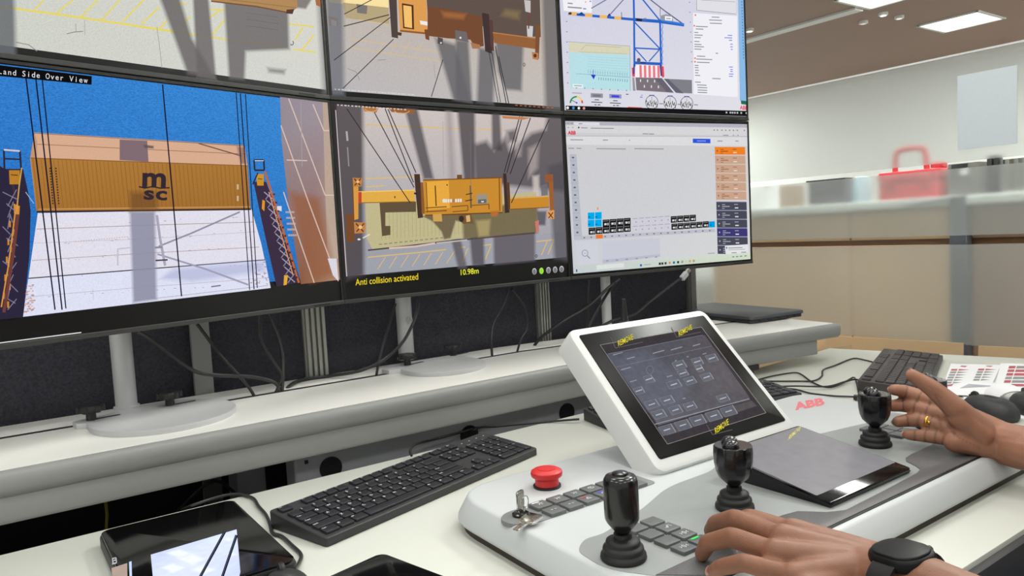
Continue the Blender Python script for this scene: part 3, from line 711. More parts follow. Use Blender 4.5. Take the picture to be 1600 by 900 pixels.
d.soft([(272, 420), (412, 408), (414, 424), (300, 440), (250, 436)], 10, (176, 180, 214), .7); d.line([(184, 390), (184, 415)], 2.5, (196, 194, 206)); d.line([(183, 389), (204, 387)], 2, (196, 194, 206))
d.line([(248, 385), (300, 364), (375, 331)], 2.6, (146, 144, 162)); d.line([(246, 397), (320, 420), (388, 445)], 2.8, (158, 158, 182)); d.line([(245, 336), (250, 372), (258, 415)], 4, (168, 166, 184)); d.line([(242, 387), (254, 386)], 3, (140, 138, 158)); d.line([(243, 407), (262, 406)], 2.4, (70, 66, 80)); d.line([(330, 448), (345, 446)], 2, (120, 118, 140))
d.poly([(54, 207), (381.6, 227), (387, 259), (47, 247)], (216, 172, 142)); d.line([(51, 225), (387, 241)], 1, (150, 112, 96)); d.line([(53, 208), (382, 228)], 1, (120, 96, 90)); d.poly([(54, 207), (58, 222), (57, 330), (47, 247)], (196, 146, 112))
d.poly([(187, 218), (230, 220), (232, 253), (187, 250)], (128, 108, 114)); d.soft([(224, 226), (240, 228), (240, 232), (226, 231)], 2, (96, 80, 84), .9); d.line([(310, 224), (378, 244)], 1.8, (110, 84, 76)); d.soft([(370, 229), (382, 230), (385, 256), (376, 256)], 4, (140, 104, 92), .8)
d.grad([(48, 246), (387, 258.5), (391.6, 327), (57.5, 332)], [(176, 124, 60), (172, 120, 58), (160, 110, 50), (166, 112, 50)])
for i in range(52):
    t = (i+.5)/52; x0, y0 = 48+339*t, 246+12.5*t; x1, y1 = 57.5+334*t, 331.5-4.5*t
    d.line([(x0, y0+2), (x1, y1-4)], 1.3, (150, 98, 36), .55+.35*random.random())
d.line([(48, 247), (387, 259)], 1.4, (140, 96, 48)); d.line([(57, 331), (392, 327)], 2.4, (44, 34, 34)); d.line([(60, 327), (391, 323)], 2, (196, 146, 90)); d.soft([(203, 300), (244, 300), (246, 328), (203, 330)], 10, (110, 74, 44), .7)
for k in range(2):
    for i in range(14): d.dash(77+k*9+i*.35, 262+i*4.2, 2.4, 2.4, (70, 48, 36))
for y in (288, 306): d.dash(370, y, 3, 8, (206, 180, 150))
LG = (52, 42, 52)
d.text('m', (222, 291.5), (259, 292.5), (1.2, -31), LG, .03); d.line([(217, 291.6), (226, 294), (238, 291.5), (250, 294), (265, 293.4)], 2.2, LG); d.text('s', (224.5, 311), (240.5, 311.6), (.8, -20), LG, .03); d.text('c', (243, 311.7), (261, 312.4), (.8, -20), LG, .03)
# lattice booms left and right
D_ = (46, 40, 62)
d.poly([(-12, 250), (4, 262), (10, 264), (36, 264), (44, 300), (48, 330), (46, 400), (36, 496), (-12, 500)], D_)
d.line([(7, 264), (6, 234), (31, 236), (33, 264)], 3, (44, 40, 56)); d.line([(6, 234), (31, 236)], 2.6, (210, 206, 216)); d.line([(8, 248), (31, 249)], 2.4, D_)
d.poly([(14, 266), (31, 266), (31, 288), (15, 288)], (186, 128, 44)); d.line([(17, 273), (28, 274)], 1.4, (70, 48, 36)); d.line([(20, 288), (30, 330)], 3, (70, 52, 60)); d.poly([(21, 318), (31, 322), (30, 336), (22, 334)], (214, 142, 50))
d.line([(34, 262), (30, 290), (26, 330)], 2, (206, 160, 90))
for i in range(10): 
    d.line([(4+(i % 3)*6, 300+i*18), (28-(i % 4)*4, 312+i*18)], 1.6, (136, 128, 156), .8); d.line([(26-(i % 3)*5, 296+i*19), (12, 322+i*18)], 1.3, (156, 148, 170), .7)
    d.dash(14-i*1.2+(i % 2)*8, 345+i*14, 3, 10, (204, 134, 50))
d.line([(28, 335), (20, 400), (6, 488)], 5, (112, 62, 58)); d.line([(40, 300), (53, 318)], 1.2, (170, 180, 200)); d.line([(24, 330), (14, 410), (2, 480)], 2.2, (220, 150, 60))
d.poly([(396, 284), (416, 284), (440, 350), (470, 441), (432, 448), (410, 350)], (62, 48, 68))
d.line([(398, 266), (397, 250), (412, 250), (413, 266), (398, 266)], 2.6, (44, 42, 58)); d.line([(398, 251), (412, 251)], 1.5, (200, 196, 206)); d.poly([(400, 272), (412, 272), (412, 290), (402, 290)], (206, 146, 44)); d.line([(403, 279), (410, 280)], 1.2, (70, 50, 36)); d.line([(395, 288), (403, 270)], 2, D_)
d.line([(414, 268), (430, 320), (450, 385), (467, 442)], 3.2, (186, 104, 58)); d.line([(420, 300), (458, 430)], 1.4, (232, 160, 80))
for i in range(11):
    y = 300+i*13; x = 410+(y-290)*.27
    d.line([(x, y), (x+13, y+11)], 1.5, (166, 160, 184)); d.line([(x+12, y-2), (x+2, y+12)], 1.2, (150, 144, 170)); d.dash(x+14, y+2, 3, 3, (90, 44, 44))
d.poly([(410, 312), (414, 314), (413, 330), (409, 326)], (222, 150, 46)); d.poly([(444, 430), (450, 430), (448, 445), (443, 446)], (226, 170, 60)); d.poly([(433, 322), (440, 322), (440, 330), (433, 328)], (222, 222, 230))
N_ = (20, 20, 44)
for a, b, w in (((40.5, 121), (86, 484), 2.2), ((56, 123), (97, 484), 2.2), ((66, 124), (103, 482), 1.9), ((254, 132), (283.7, 463), 2), ((369, 145), (390, 453), 1.4), ((375.5, 146), (397, 452), 1.6), ((383.5, 147), (402, 450), 1.4)): d.line([a, b], w, N_)
d.poly([(-20, 99.5), (143.5, 119), (143, 132.5), (-20, 117)], (14, 14, 16)); d.text('Land Side Over View', (-3.5, 115), (137.5, 130), (.2, -8.6), (236, 236, 240), 0, True)
d.line([(-6, 536.6), (127, 519.5)], 1.6, (226, 226, 230))
# --- lower middle picture
d = BM.d
x0, x1 = BM.px(.007, .052), BM.px(WM-.007, .045)
d.grad([(541.7, 431.7), (885, 401.7), (877, 185.5), (526, 164)], [(150, 152, 164), (156, 156, 168), (204, 192, 188), (206, 196, 192)], 2)
d.k = 1
d.poly([(540.6, 405), (884, 362), (885, 401.7), (541.7, 431.7)], (160, 162, 172), .8)
for L_ in ([(571, 195), (640, 198), (712, 201), (785, 203)], [(571, 279), (660, 276)], [(575, 402), (640, 396), (697, 390)], [(838, 377.5), (866, 374.5)], [(572, 292), (600, 290)], [(716, 387), (727, 386)], [(754, 383.5), (768, 382)]): d.line(L_, 1.8, (222, 188, 112), .9)
for x in range(590, 700, 18): d.line([(x, 421-(x-590)*.09), (x+12, 402-(x-590)*.09)], 1.6, (216, 186, 120), .8)
for x, y in ((722, 388), (758, 384), (846, 377), (856, 376)): d.line([(x+9, y), (x, y+22)], 1.6, (220, 186, 104), .9)
DK = (76, 70, 76)
d.soft([(520, 150), (567, 150), (568, 290), (569, 430), (541, 440), (530, 300)], 8, (74, 66, 70), .9)
d.soft([(628, 155), (650, 160), (678, 280), (662, 280)], 6, DK, .85); d.soft([(696, 170), (706, 172), (712, 280), (702, 280)], 8, (150, 140, 142), .6)
d.soft([(714, 165), (742, 168), (743, 285), (725, 285)], 6, DK, .88); d.soft([(768, 170), (781, 172), (784, 235), (769, 235)], 5, DK, .85)
d.soft([(740, 226), (760, 220), (772, 234), (790, 214), (797, 236), (815, 222), (830, 208), (852, 202), (858, 160), (890, 160), (888, 300), (742, 285)], 9, DK, .86)
d.soft([(792, 205), (806, 202), (806, 220), (794, 222)], 8, DK, .8); d.soft([(826, 232), (842, 224), (840, 262), (826, 278)], 8, (190, 178, 176), .55); d.soft([(806, 228), (816, 226), (814, 244), (806, 246)], 6, (190, 178, 176), .5)
d.soft([(832, 275), (842, 274), (843, 310), (834, 312)], 5, (206, 196, 190), .8)
d.soft([(856, 260), (890, 250), (892, 410), (866, 405)], 8, (84, 80, 86), .8); d.soft([(838, 330), (854, 330), (852, 352), (840, 352)], 4, (70, 66, 78), .8)
d.soft([(698, 345), (714, 345), (730, 420), (716, 420)], 5, (92, 86, 92), .85); d.soft([(733, 360), (756, 360), (757, 415), (738, 415)], 5, (84, 80, 86), .88); d.soft([(771, 368), (836, 360), (836, 408), (772, 414)], 5, (98, 92, 100), .9)
d.line([(541.5, 205), (543, 220)], 3, (180, 170, 168)); d.line([(543, 230), (545, 260)], 2, (150, 140, 140))
OL = (192, 184, 140)
d.poly([(571, 318), (650, 313), (838, 300), (838, 362), (740, 370), (660, 380), (582, 390), (573, 372)], OL)
for i in range(40):
    x = 596+i*6; d.line([(x, 326-(x-596)*.04), (x+.6, 374-(x-596)*.07)], 1, (172, 164, 118), .8)
d.soft([(722, 330), (840, 312), (840, 364), (724, 374)], 5, (112, 100, 74), .92)
d.line([(575, 391), (640, 384), (700, 377), (760, 371), (836, 364)], 2.4, (84, 74, 70)); d.line([(608, 388), (650, 385), (680, 380)], 3, (214, 190, 180)); d.line([(682, 380), (730, 375)], 2, (196, 186, 180))
for i in range(13): d.dash(592+i*8, 381-i*.85, 5, 2, (150, 142, 116), -.1)
d.poly([(593, 317), (650, 315), (650, 331), (602, 332), (602, 353), (610, 353), (610, 367), (597, 369)], (98, 82, 62)); d.soft([(660, 338), (735, 330), (740, 350), (712, 345), (704, 372), (694, 374), (690, 362), (676, 346)], 3, (104, 88, 66), .9)
d.soft([(744, 345), (766, 343), (764, 368), (748, 370)], 5, (176, 160, 110), .8)
d.poly([(560, 299), (648, 296), (648, 315), (561, 317)], (226, 172, 74)); d.line([(560, 300), (648, 297)], 1.4, (244, 202, 120)); d.line([(561, 317), (648, 315)], 1.2, (140, 96, 40)); d.poly([(559, 300), (565, 300), (565, 317), (560, 317)], (196, 70, 50)); d.disc(617, 308, 1, 2, (100, 70, 40))
d.poly([(551, 282), (560, 282), (560, 342), (553, 344)], (218, 154, 70)); d.line([(551, 282), (553, 344)], 1.4, (120, 70, 36))
for cx, cy, r in ((559, 284, 8), (563, 355, 10)): d.poly([(cx-r, cy-r*.8), (cx+r*.9, cy-r*.7), (cx+r*.7, cy+r*.9), (cx-r*.9, cy+r)], (196, 132, 72)); d.line([(cx-r*.7, cy-r*.6), (cx+r*.5, cy+r*.7)], 2, (90, 54, 36)); d.line([(cx+r*.6, cy-r*.6), (cx-r*.6, cy+r*.7)], 2, (100, 60, 40)); d.disc(cx, cy, r*.3, r*.3, (236, 190, 130))
d.poly([(540, 335), (552, 335), (554, 378), (542, 378)], (120, 76, 44)); d.disc(561, 374, 2.5, 1.4, (238, 236, 232)); d.line([(567, 372), (578, 366)], 2, (224, 216, 210))
d.poly([(647, 272), (656, 272), (661, 340), (653, 341)], (74, 54, 46)); d.poly([(657, 285), (661, 285), (664, 334), (659, 334)], (140, 92, 44)); d.line([(647, 302), (652, 303)], 3, (60, 44, 40))
d.poly([(661, 281), (784, 277), (785, 332), (664, 337)], (202, 140, 50)); d.poly([(666, 284), (701, 282), (703, 325), (668, 328)], (232, 170, 66)); d.line([(661, 281.5), (784, 277.5)], 1.8, (120, 78, 34)); d.line([(666, 285), (668, 330)], 1.2, (120, 78, 34)); d.line([(680, 290), (681.5, 322)], 1.8, (92, 60, 30)); d.line([(780, 278), (781, 330)], 1.6, (120, 78, 34))
d.line([(665, 325), (698, 323)], 1.6, (120, 78, 36)); d.line([(665, 331), (698, 329)], 1.6, (120, 78, 36)); d.line([(706, 323), (731, 321), (731, 329), (707, 331)], 1.4, (120, 78, 36)); d.line([(737, 321), (764, 319), (764, 327)], 1.4, (120, 78, 36)); d.line([(664, 336.5), (785, 332)], 1.6, (96, 64, 36))
d.poly([(744, 304), (761, 303), (762, 318), (745, 319)], (152, 148, 136)); d.poly([(747, 312), (760, 311), (760, 317), (747, 318)], (104, 102, 96)); d.dash(752, 314, 4, 2, (226, 226, 216)); d.line([(735, 290), (736, 325)], 2.6, (112, 92, 70)); d.line([(728, 304), (738, 302)], 1.5, (70, 50, 40)); d.line([(727, 314), (738, 312)], 1.5, (70, 50, 40))
for i in range(8): d.dash(692+i*3.8, 311.4-i*.12, 2.8, 5.2, (232, 226, 220) if i != 4 else (170, 120, 90), -.04)
d.disc(694, 313.5, 3, 3, (226, 222, 216)); d.disc(698.6, 289, 1.2, 1.2, (80, 60, 40)); d.poly([(714, 273), (722, 273), (722, 280), (714, 280)], (112, 82, 50))
d.poly([(676, 335), (690, 334), (691, 346), (677, 346)], (206, 164, 84)); d.poly([(716, 336), (736, 334), (737, 348), (724, 350), (718, 344)], (120, 84, 52)); d.disc(721, 342, 4, 5, (60, 46, 40)); d.poly([(728, 337), (734, 336), (735, 346), (729, 347)], (214, 180, 120)); d.soft([(766, 330), (780, 329), (776, 338), (768, 338)], 3, (190, 110, 50), .9)
d.poly([(786, 271), (791, 271), (796, 332), (789, 333)], (66, 48, 44)); d.poly([(791, 285), (796, 285), (798, 326), (794, 328)], (92, 62, 46))
d.poly([(797, 309), (858, 306), (858, 324), (797, 327)], (200, 138, 50)); d.line([(797, 310), (858, 307)], 1.3, (228, 172, 84)); d.line([(797, 327), (858, 324)], 1.2, (120, 80, 40))
d.poly([(857, 274), (864, 274), (866, 342), (860, 342)], (156, 96, 52)); d.poly([(851, 273), (864, 272), (864, 284), (852, 285)], (150, 90, 54)); d.poly([(854, 330), (866, 328), (866, 342), (856, 342)], (226, 156, 90)); d.line([(857, 332), (864, 341)], 1.6, (96, 58, 40)); d.line([(864, 332), (857, 341)], 1.6, (96, 58, 40)); d.disc(853, 293, 1.4, 1.4, (40, 36, 40)); d.poly([(845, 290), (855, 287), (856, 305), (846, 306)], (112, 110, 112), .9); d.poly([(836, 346), (842, 344), (842, 362), (838, 364)], (206, 120, 110)); d.ring(838, 400, 2, 2.6, 1, (70, 66, 74))
for pts in ([(542, 170), (641, 317)], [(581, 168), (647, 293)], [(601, 168), (646, 285)], [(606, 170), (650, 270)], [(812, 182), (788, 269)], [(816, 182), (792, 270)], [(829, 184), (797, 272)], [(858, 187), (799, 317)]): d.line(pts, 1.5, (58, 52, 58))
d.line([(735, 205), (736, 300)], .7, (120, 112, 112)); d.line([(692, 190), (693, 275)], .7, (170, 160, 160))
d.poly([(566, 166), (592, 168), (588, 176), (570, 174)], (176, 118, 70)); d.poly([(606, 168), (648, 171), (646, 178), (612, 175)], (150, 96, 60)); d.poly([(784, 181), (830, 184), (818, 187), (786, 185)], (196, 128, 80)); d.ring(580, 170, 10, 5, 1.3, (226, 170, 110), 0, 180); d.ring(628, 173, 12, 5, 1.3, (226, 170, 110), 0, 180)
d.line([(524.5, 172), (533, 300), (541.7, 432)], 1.4, (206, 196, 196)); 
for i in range(20): d.dash(527+i*5.5, 163+i*.38, 2.4+(i % 3)*.7, 2, (232, 228, 226), .07, .7)
YT = (240, 214, 46)
d.text('Anti collision activated', (555.5, 446), (653.5, 436.8), (-.3, -10), YT, .004); d.text('10.98m', (720, 430), (748, 427), (-.3, -8.6), (232, 232, 60), .01)
for i, (x, y) in enumerate(((835, 424), (846, 423.2), (857, 422.2), (867.4, 421.4), (877.5, 420.4))):
    c = (142, 226, 50) if i == 1 else (118, 118, 124); d.disc(x, y, 3.4, 5, (206, 206, 210) if i != 1 else (176, 236, 90)); d.disc(x, y+.6, 2.7, 4.2, c)
# --- upper right picture
d = TR.d; TR.fill(.012, .39, [(218, 218, 230), (226, 224, 232), (212, 212, 228), (206, 206, 226)])
d.k = 1
d.poly([(878, -10), (925, -10), (925, 20), (881, 17)], (242, 241, 246))
for i, (x, y, w, c) in enumerate(((887, 4, 8, (150, 150, 160)), (887, 10, 22, (140, 140, 150)), (911, 12.5, 5, (140, 140, 220)), (914, 2, 2, (240, 150, 140)), (921, 1, 3, (150, 150, 230)))): d.dash(x, y, w, 2, c, .08)
BLU = (44, 100, 196)
for a, b, w, c in (((924, 13), (988, -24), 1.6, (110, 118, 150)), ((953, 23), (988, -16), 1.6, (110, 118, 150)), ((988.6, -60), (990, -20), 2.2, BLU), ((990, -18), (1031, 32), 2.2, BLU), ((988.7, -22), (1040, 18), 1.6, (84, 92, 124)), ((1040, 18), (1068, 38), 1.8, (84, 92, 124))): d.line([a, b], w, c)
d.line([(888, 21.5), (940, 26), (990, 30.5)], 4, BLU); d.line([(990, 30.5), (1030, 33.5), (1069, 39)], 5, BLU); d.line([(1030, 31), (1069, 38)], 3, (60, 124, 220))
for x0, x1, y in ((889, 901, 21.5), (914, 925.5, 24), (937, 948.5, 26.3), (960, 970.5, 28.3)): d.poly([(x0, y-3), (x1, y-2.2), (x1, y+2.8), (x0, y+2)], (240, 186, 100))
d.disc(891, 21, 2.4, 2, (60, 50, 50)); d.poly([(902, 23), (909, 18.6), (913, 23)], (40, 60, 130)); d.poly([(949, 25), (952, 20.5), (955, 25)], (40, 60, 130)); d.line([(971, 19), (971.3, 28)], 1, (80, 84, 110)); d.poly([(994, 28.5), (1003, 29.5), (1003, 33.5), (994, 32.6)], (38, 40, 60)); d.ring(1008, 30, 2.6, 2, .8, (110, 110, 130))
d.line([(988.5, -90), (990.8, 30), (991.3, 104)], 3, BLU); d.line([(1031.2, 30), (1032, 60), (1033, 104)], 3, BLU)
for i in range(13): d.line([(1034.2+(i % 2)*1.6, 36+i*5), (1034.2+((i+1) % 2)*1.6, 41+i*5)], 1, (80, 130, 214))
d.line([(991, 34), (1031, 76)], 2, BLU); d.line([(991, 75), (1032, 77)], 2.2, BLU); d.line([(992, 76), (1010, 96)], 1.8, BLU); d.line([(1030, 78), (1014, 96)], 1.8, BLU); d.line([(990, 98), (1034, 100)], 4.4, BLU); d.disc(998, 94, 3, 3.4, (96, 92, 116)); d.dash(1001, 97, 8, 2, (50, 60, 110), .05)
d.poly([(1031.5, 31), (1031.5, 25), (1040, 22), (1049, 24), (1052, 32), (1050, 34)], (150, 154, 166)); d.poly([(1039, 25), (1050, 26), (1050, 32.5), (1039, 31.5)], (244, 244, 248)); d.dash(1041, 28, 7, 1.6, (150, 150, 156), .08); d.line([(1031.5, 12), (1031.5, 25)], .8, (90, 100, 130))
d.poly([(993.5, 102), (998, 101), (1030, 103), (1033.5, 105), (1034.5, 121.5), (992, 120.5)], (246, 240, 242))
for i in range(5): d.poly([(999+i*7, 101.6+i*.3), (1002.6+i*7, 101.7+i*.3), (1003+i*7, 121+i*.1), (999.4+i*7, 121+i*.1)], (232, 120, 130))
d.poly([(987, 105.5), (992, 106), (992, 120), (988, 119.5)], (226, 76, 86)); d.poly([(1033, 103), (1037, 104), (1038, 120), (1034.5, 121.5)], (226, 76, 86)); d.line([(991, 100), (990, 116)], 2.4, (44, 74, 160)); d.line([(1032, 102), (1033.5, 119)], 2.6, (60, 70, 140))
d.poly([(988, 121), (991, 121), (993, 142), (989, 141.5)], (150, 148, 160)); d.poly([(993, 121), (1034, 122), (1053, 145), (994.5, 141)], (124, 116, 122)); d.poly([(1022, 122), (1034, 122), (1053, 145), (1042, 144)], (104, 100, 112)); d.poly([(1037, 123), (1081, 125), (1081.5, 146), (1056, 145)], (128, 128, 136)); d.poly([(1037, 123), (1044, 123.3), (1068, 146), (1056, 145)], (100, 100, 114))
for i in range(3): d.dash(1000+i*11, 124+i*.4, 1.6, 4, (232, 232, 236)); d.dash(1006+i*11, 133+i*.4, 1.6, 4, (232, 232, 236))
d.poly([(888, 65), (984, 72), (985, 142), (891, 138)], (184, 224, 230)); d.poly([(888, 65), (984, 72), (984.4, 86), (889, 81.5)], (216, 212, 186)); d.line([(888, 65), (984, 72), (985, 142)], .8, (160, 170, 180)); d.line([(908, 78), (915, 70.5), (970, 74)], .7, (180, 176, 150)); d.line([(905, 81), (980, 84)], .6, (180, 176, 150))
for i in range(8): d.line([(918, 88+i*4), (982, 92+i*4)], .5, (160, 206, 216))
d.line([(900, 115), (984, 121)], .6, (120, 160, 180))
for i in range(17): d.line([(919+i*3.8, 109+i*.27), (919+i*3.8, 115+i*.27)], .5, (110, 150, 170)); d.dash(935+(i % 13)*3.7, 121+(i % 13)*.26, 1.2, 4, (120, 170, 186))
d.poly([(923, 116.5), (931, 117), (927.5, 124)], (44, 54, 206)); d.line([(927, 109), (927, 117)], .8, (60, 90, 200)); d.poly([(895, 131), (911, 132), (911, 137.5), (895, 136.5)], (232, 240, 242)); d.dash(897, 133, 12, 1.4, (150, 160, 166), .05)
for i in range(7): d.dash(900+i*13, 136.5+i*.7, 1.6, 1.6, (110, 130, 140))
for i in range(7): d.dash(884.4+i*.3, 33+i*16, 2, 1.2, (110, 110, 130)); d.dash(1076.6+i*.6, 3+i*15.5, 1.6, 1.2, (110, 110, 130))
d.ring(900.5, 161, 10.5, 11, 2.4, (40, 150, 70), 180, 275); d.ring(900.5, 161, 10.5, 11, 2.4, (240, 210, 80), 275, 330); d.ring(900.5, 161, 10.5, 11, 2.4, (226, 60, 50), 335, 362); d.line([(893, 156.5), (901, 160.5)], .9, (60, 60, 70)); d.disc(901, 160.6, 1.4, 1.2, (50, 70, 200)); d.dash(894, 144.4, 15, 1.2, (150, 150, 160), .05)
d.poly([(923, 145.5), (942, 146.3), (942, 153), (923, 152.2)], (146, 146, 154)); d.poly([(926.5, 147.5), (938.5, 148), (938.5, 151.4), (926.5, 151)], (120, 120, 128)); d.poly([(952, 146.8), (971, 147.6), (971, 154), (952, 153.4)], (150, 150, 190)); d.poly([(955.5, 148.6), (967.5, 149.2), (967.5, 152.6), (955.5, 152)], (64, 70, 220))
for x, y, w in ((929, 155, 7), (924, 158.6, 17), (929, 163, 3), (934, 163, 4), (958, 156.5, 7), (953, 160, 17), (958, 164, 3), (963, 164, 4), (978, 146.5, 4), (1002, 148, 2), (1000, 151, 4)): d.dash(x, y, w, 1.5, (100, 100, 112) if x < 1000 else (120, 130, 220), .05)
for i, (x, y) in enumerate(((1018.4, 159.8), (1047, 160.8), (1073, 161.6))):
    d.ring(x, y, 10.2, 11, .9, (90, 92, 100)); d.line([(x, y-9), (x, y-1)], .6, (110, 110, 130)); d.dash(x-4, y-11.5, 8, 1.2, (90, 90, 160))
    for k in range(12): d.dash(x-9+k*1.5, y+(-3, 1, -1, 3)[k % 4], 1.3, 3.4+(k % 3), (84, 90, 60))
    d.dash(x+11.5, y+1.5, 6, 1.3, (120, 120, 124), .04)
d.poly([(981, 166.5), (1003, 167.6), (1003, 169.6), (981, 168.2)], (240, 120, 110))
d.poly([(1083, 20), (1152, 25), (1152.6, 152), (1084, 147)], (240, 240, 246)); d.poly([(1086, -8), (1150, -8), (1150, 22), (1088, 16)], (224, 224, 230)); d.line([(1088, -8), (1088.6, 16), (1150, 22)], .7, (130, 130, 140)); d.line([(1095, 0), (1149, 3)], .6, (150, 150, 156))
random.seed(5)
for y, x, w, c in ((26, 1112, 12, 0), (30.5, 1108, 20, 0), (35.5, 1109, 19, 0), (40.5, 1087, 19, 0), (44.5, 1087, 12, 0), (50, 1085, 6, 0), (54, 1085, 13, 0), (58, 1085, 10, 0), (64, 1085, 8, 0), (68.5, 1085, 11, 0), (72, 1085, 15, 0), (76, 1085, 11, 0), (82.5, 1118, 4, 0), (87, 1089, 13, 0), (91.5, 1088, 25, 0), (96.5, 1089, 20, 0), (101.5, 1085.5, 6, 0), (105, 1085.5, 6, 0), (109, 1086, 6, 0), (113, 1086, 5, 0), (117, 1086, 8, 0), (122, 1113, 13, 0), (127.5, 1086, 9, 0), (132, 1089, 15, 0), (136, 1090, 15, 0), (140, 1090, 15, 0), (143.6, 1090, 15, 0), (54.5, 1137, 7, 1), (58.2, 1132, 12, 1), (62.2, 1139, 5, 0), (68.4, 1141, 4, 1), (72.5, 1141, 4, 1), (76.5, 1142, 3, 1), (104, 1139, 6, 1), (108, 1141, 4, 1), (111, 1141, 4, 1), (115, 1139, 7, 1), (118.5, 1139, 6, 1)): d.dash(x, y, w, 1.3, (130, 130, 144) if not c else (120, 124, 226), .04)
for x, y in ((1086.5, 23.5), (1084.8, 40.2), (1086, 91), (1086, 96.5)): d.disc(x, y, 1.2, 1.4, (232, 90, 90))
d.poly([(1153, -10), (1166.5, -10), (1169, 158), (1156, 157)], (140, 186, 230))
for i in range(20): d.dash(1158.4+i*.15, 2+i*4.6, 1.2, 2, (60, 90, 140))
d.poly([(1157.5, 157), (1168, 158), (1168.4, 164), (1158, 162.6)], (36, 110, 84)); d.text('ABB', (1156, 170.8), (1168, 171.8), (.1, -6), (226, 50, 90), .03)
d.poly([(884, 165), (1169.5, 173.4), (1170, 182), (884.4, 172)], (24, 22, 24))
for x, c in ((887, (236, 236, 240)), (896, (60, 150, 210)), (904.5, (236, 236, 236)), (912.5, (226, 150, 150))): d.disc(x, 168.4+(x-887)*.03, 2, 2.2, c)
for x in (1134, 1140, 1143.5, 1147, 1151, 1157, 1165): d.dash(x, 174.5+(x-1134)*.03, 2.4, 2.6, (200, 200, 204))
# --- lower right picture
d = BR.d
d.grad([(883, 190), (1168.4, 194.5), (1172.6, 404.6), (896, 427.5)], [(206, 205, 208), (208, 208, 210), (214, 216, 216), (204, 206, 212)])
d.k = 1
d.poly([(883, 189), (1168.4, 194), (1168.6, 199.5), (883.4, 195)], (180, 178, 190)); d.poly([(896.5, 190.6), (936.5, 191.4), (937, 196), (896.7, 195)], (222, 220, 226)); d.poly([(883.4, 195.4), (1168.6, 199.8), (1168.8, 212), (884, 207)], (214, 213, 216)); d.poly([(884, 212.6), (1169, 213.6), (1169.4, 228), (885, 226)], (220, 220, 222))
for x, y, w in ((886, 192, 3), (892, 192, 3), (904, 192.5, 6), (887, 198.5, 2), (894, 198.5, 2), (908, 199, 10), (923, 199.5, 36), (1004, 208.3, 9), (1014, 208.6, 8), (891, 217.6, 20), (942, 218, 8), (983, 218.5, 1.6), (888, 231, 9), (901, 231, 7), (932, 231.5, 46), (991, 231.5, 46), (1130, 210.6, 8), (1145, 210.6, 2), (1152, 210.6, 2), (1121, 219.6, 8), (1149, 219.6, 5)): d.dash(x, y, w, 1.5, (150, 150, 156), .012)
for x in (1116, 1121, 1128, 1134, 1140, 1146, 1152, 1163): d.disc(x, 203.2+(x-1116)*.012, 1, 1, (110, 110, 120))
d.disc(904.3, 199.3, 1.2, 1.4, (50, 50, 56)); d.text('ABB', (887.2, 210), (899.6, 210.4), (.1, -5.6), (216, 24, 60), .04); d.line([(884, 212.4), (1169, 213.4)], .8, (170, 170, 176))
d.poly([(1082.4, 216.6), (1110, 217), (1110.2, 224), (1082.6, 223.4)], (48, 86, 214)); d.dash(1089, 219.6, 14, 1.3, (150, 170, 236))
d.poly([(890, 241), (900.6, 241), (910, 374), (897, 375)], (182, 186, 196))
for i in range(11): d.dash(893.6+i*.68, 245+i*11.7, 3.4, 2.4, (96, 100, 112)); d.line([(890.4+i*.6, 251+i*11.7), (901+i*.7, 251+i*11.7)], .5, (160, 164, 176))
SL = -.078
d.poly([(897, 369.5), (1117, 357.5), (1117.4, 362.4), (898, 375.5)], (188, 190, 202))
def cell(x, y, w, h, c, mk=None):
    d.poly([(x, y), (x+w, y+SL*.7*w), (x+w+.2, y+h+SL*.7*w), (x+.2, y+h)], c)
    if mk: d.dash(x+.25*w, y+h*.5, w*.35, h*.28, mk, SL); d.dash(x+.72*w, y+h*.45, w*.14, h*.35, mk, SL); d.dash(x+.1*w, y+h*.16, w*.75, h*.08, (130, 130, 130), SL)
for i in range(2):
    for j in range(2): cell(918.4+i*11.2, 332.3+j*11.6-i*.5, 10.4, 11, (0, 170, 236)); d.dash(919+i*11.2, 338+j*11.6, 3, 2, (0, 110, 170))
BK = (24, 24, 26); WH = (216, 216, 218)
for i in range(6): cell(919.6+i*11, 356-i*.85, 10.6, 10.8, BK, WH)
for i in range(4): cell(941.6+i*11, 343.4-i*.85, 10.6, 11, BK, WH)
for i in range(6):
    for j in range(2): cell(987.6+i*10, 340.6+j*12.3-i*.7, 9.6, 10.8, (206, 205, 216)); d.dash(993+i*10, 346+j*12-i*.7, 1.6, 2, (150, 150, 166)); d.dash(988.6+i*10, 341.4+j*12-i*.7, 7.6, .8, (150, 150, 166), SL)
for i in range(4): cell(1048+i*9.9, 338-i*.7, 9.5, 10.2, BK, WH)
for i in range(6): cell(1049+i*9.8, 349.6-i*.7, 9.4, 9.6, BK, WH)
cell(1107.6, 346, 9.4, 9.6, (0, 160, 226)); d.dash(1109, 351, 3, 1.4, (0, 100, 150))
for i in range(19): d.dash(911.6+i*10.9, 370.4-i*.62, 2.6, 2, (120, 122, 136))
d.poly([(931, 366.8), (941.7, 366.2), (942, 372.4), (931.2, 373)], (236, 122, 44)); d.disc(934, 326, 1.2, 2.3, (232, 150, 90))
d.poly([(899, 378), (934, 376), (936, 412), (901.6, 415)], (206, 208, 218)); d.ring(914, 395.5, 5, 5.4, 1.1, (150, 152, 166)); d.line([(917.5, 399.6), (922, 404)], 1.8, (150, 152, 166)); d.dash(913, 395, 2, 1, (150, 152, 166))
d.poly([(940.6, 377), (1031, 372), (1031.6, 401), (941.6, 411.6)], (200, 202, 214)); d.poly([(941.4, 406), (1031.5, 397), (1031.6, 401), (941.6, 411.6)], (186, 188, 204))
for i in range(6): d.dash(947+i*15.3, 407-i*1.2, 3.6, 1.5, (140, 142, 160), SL)
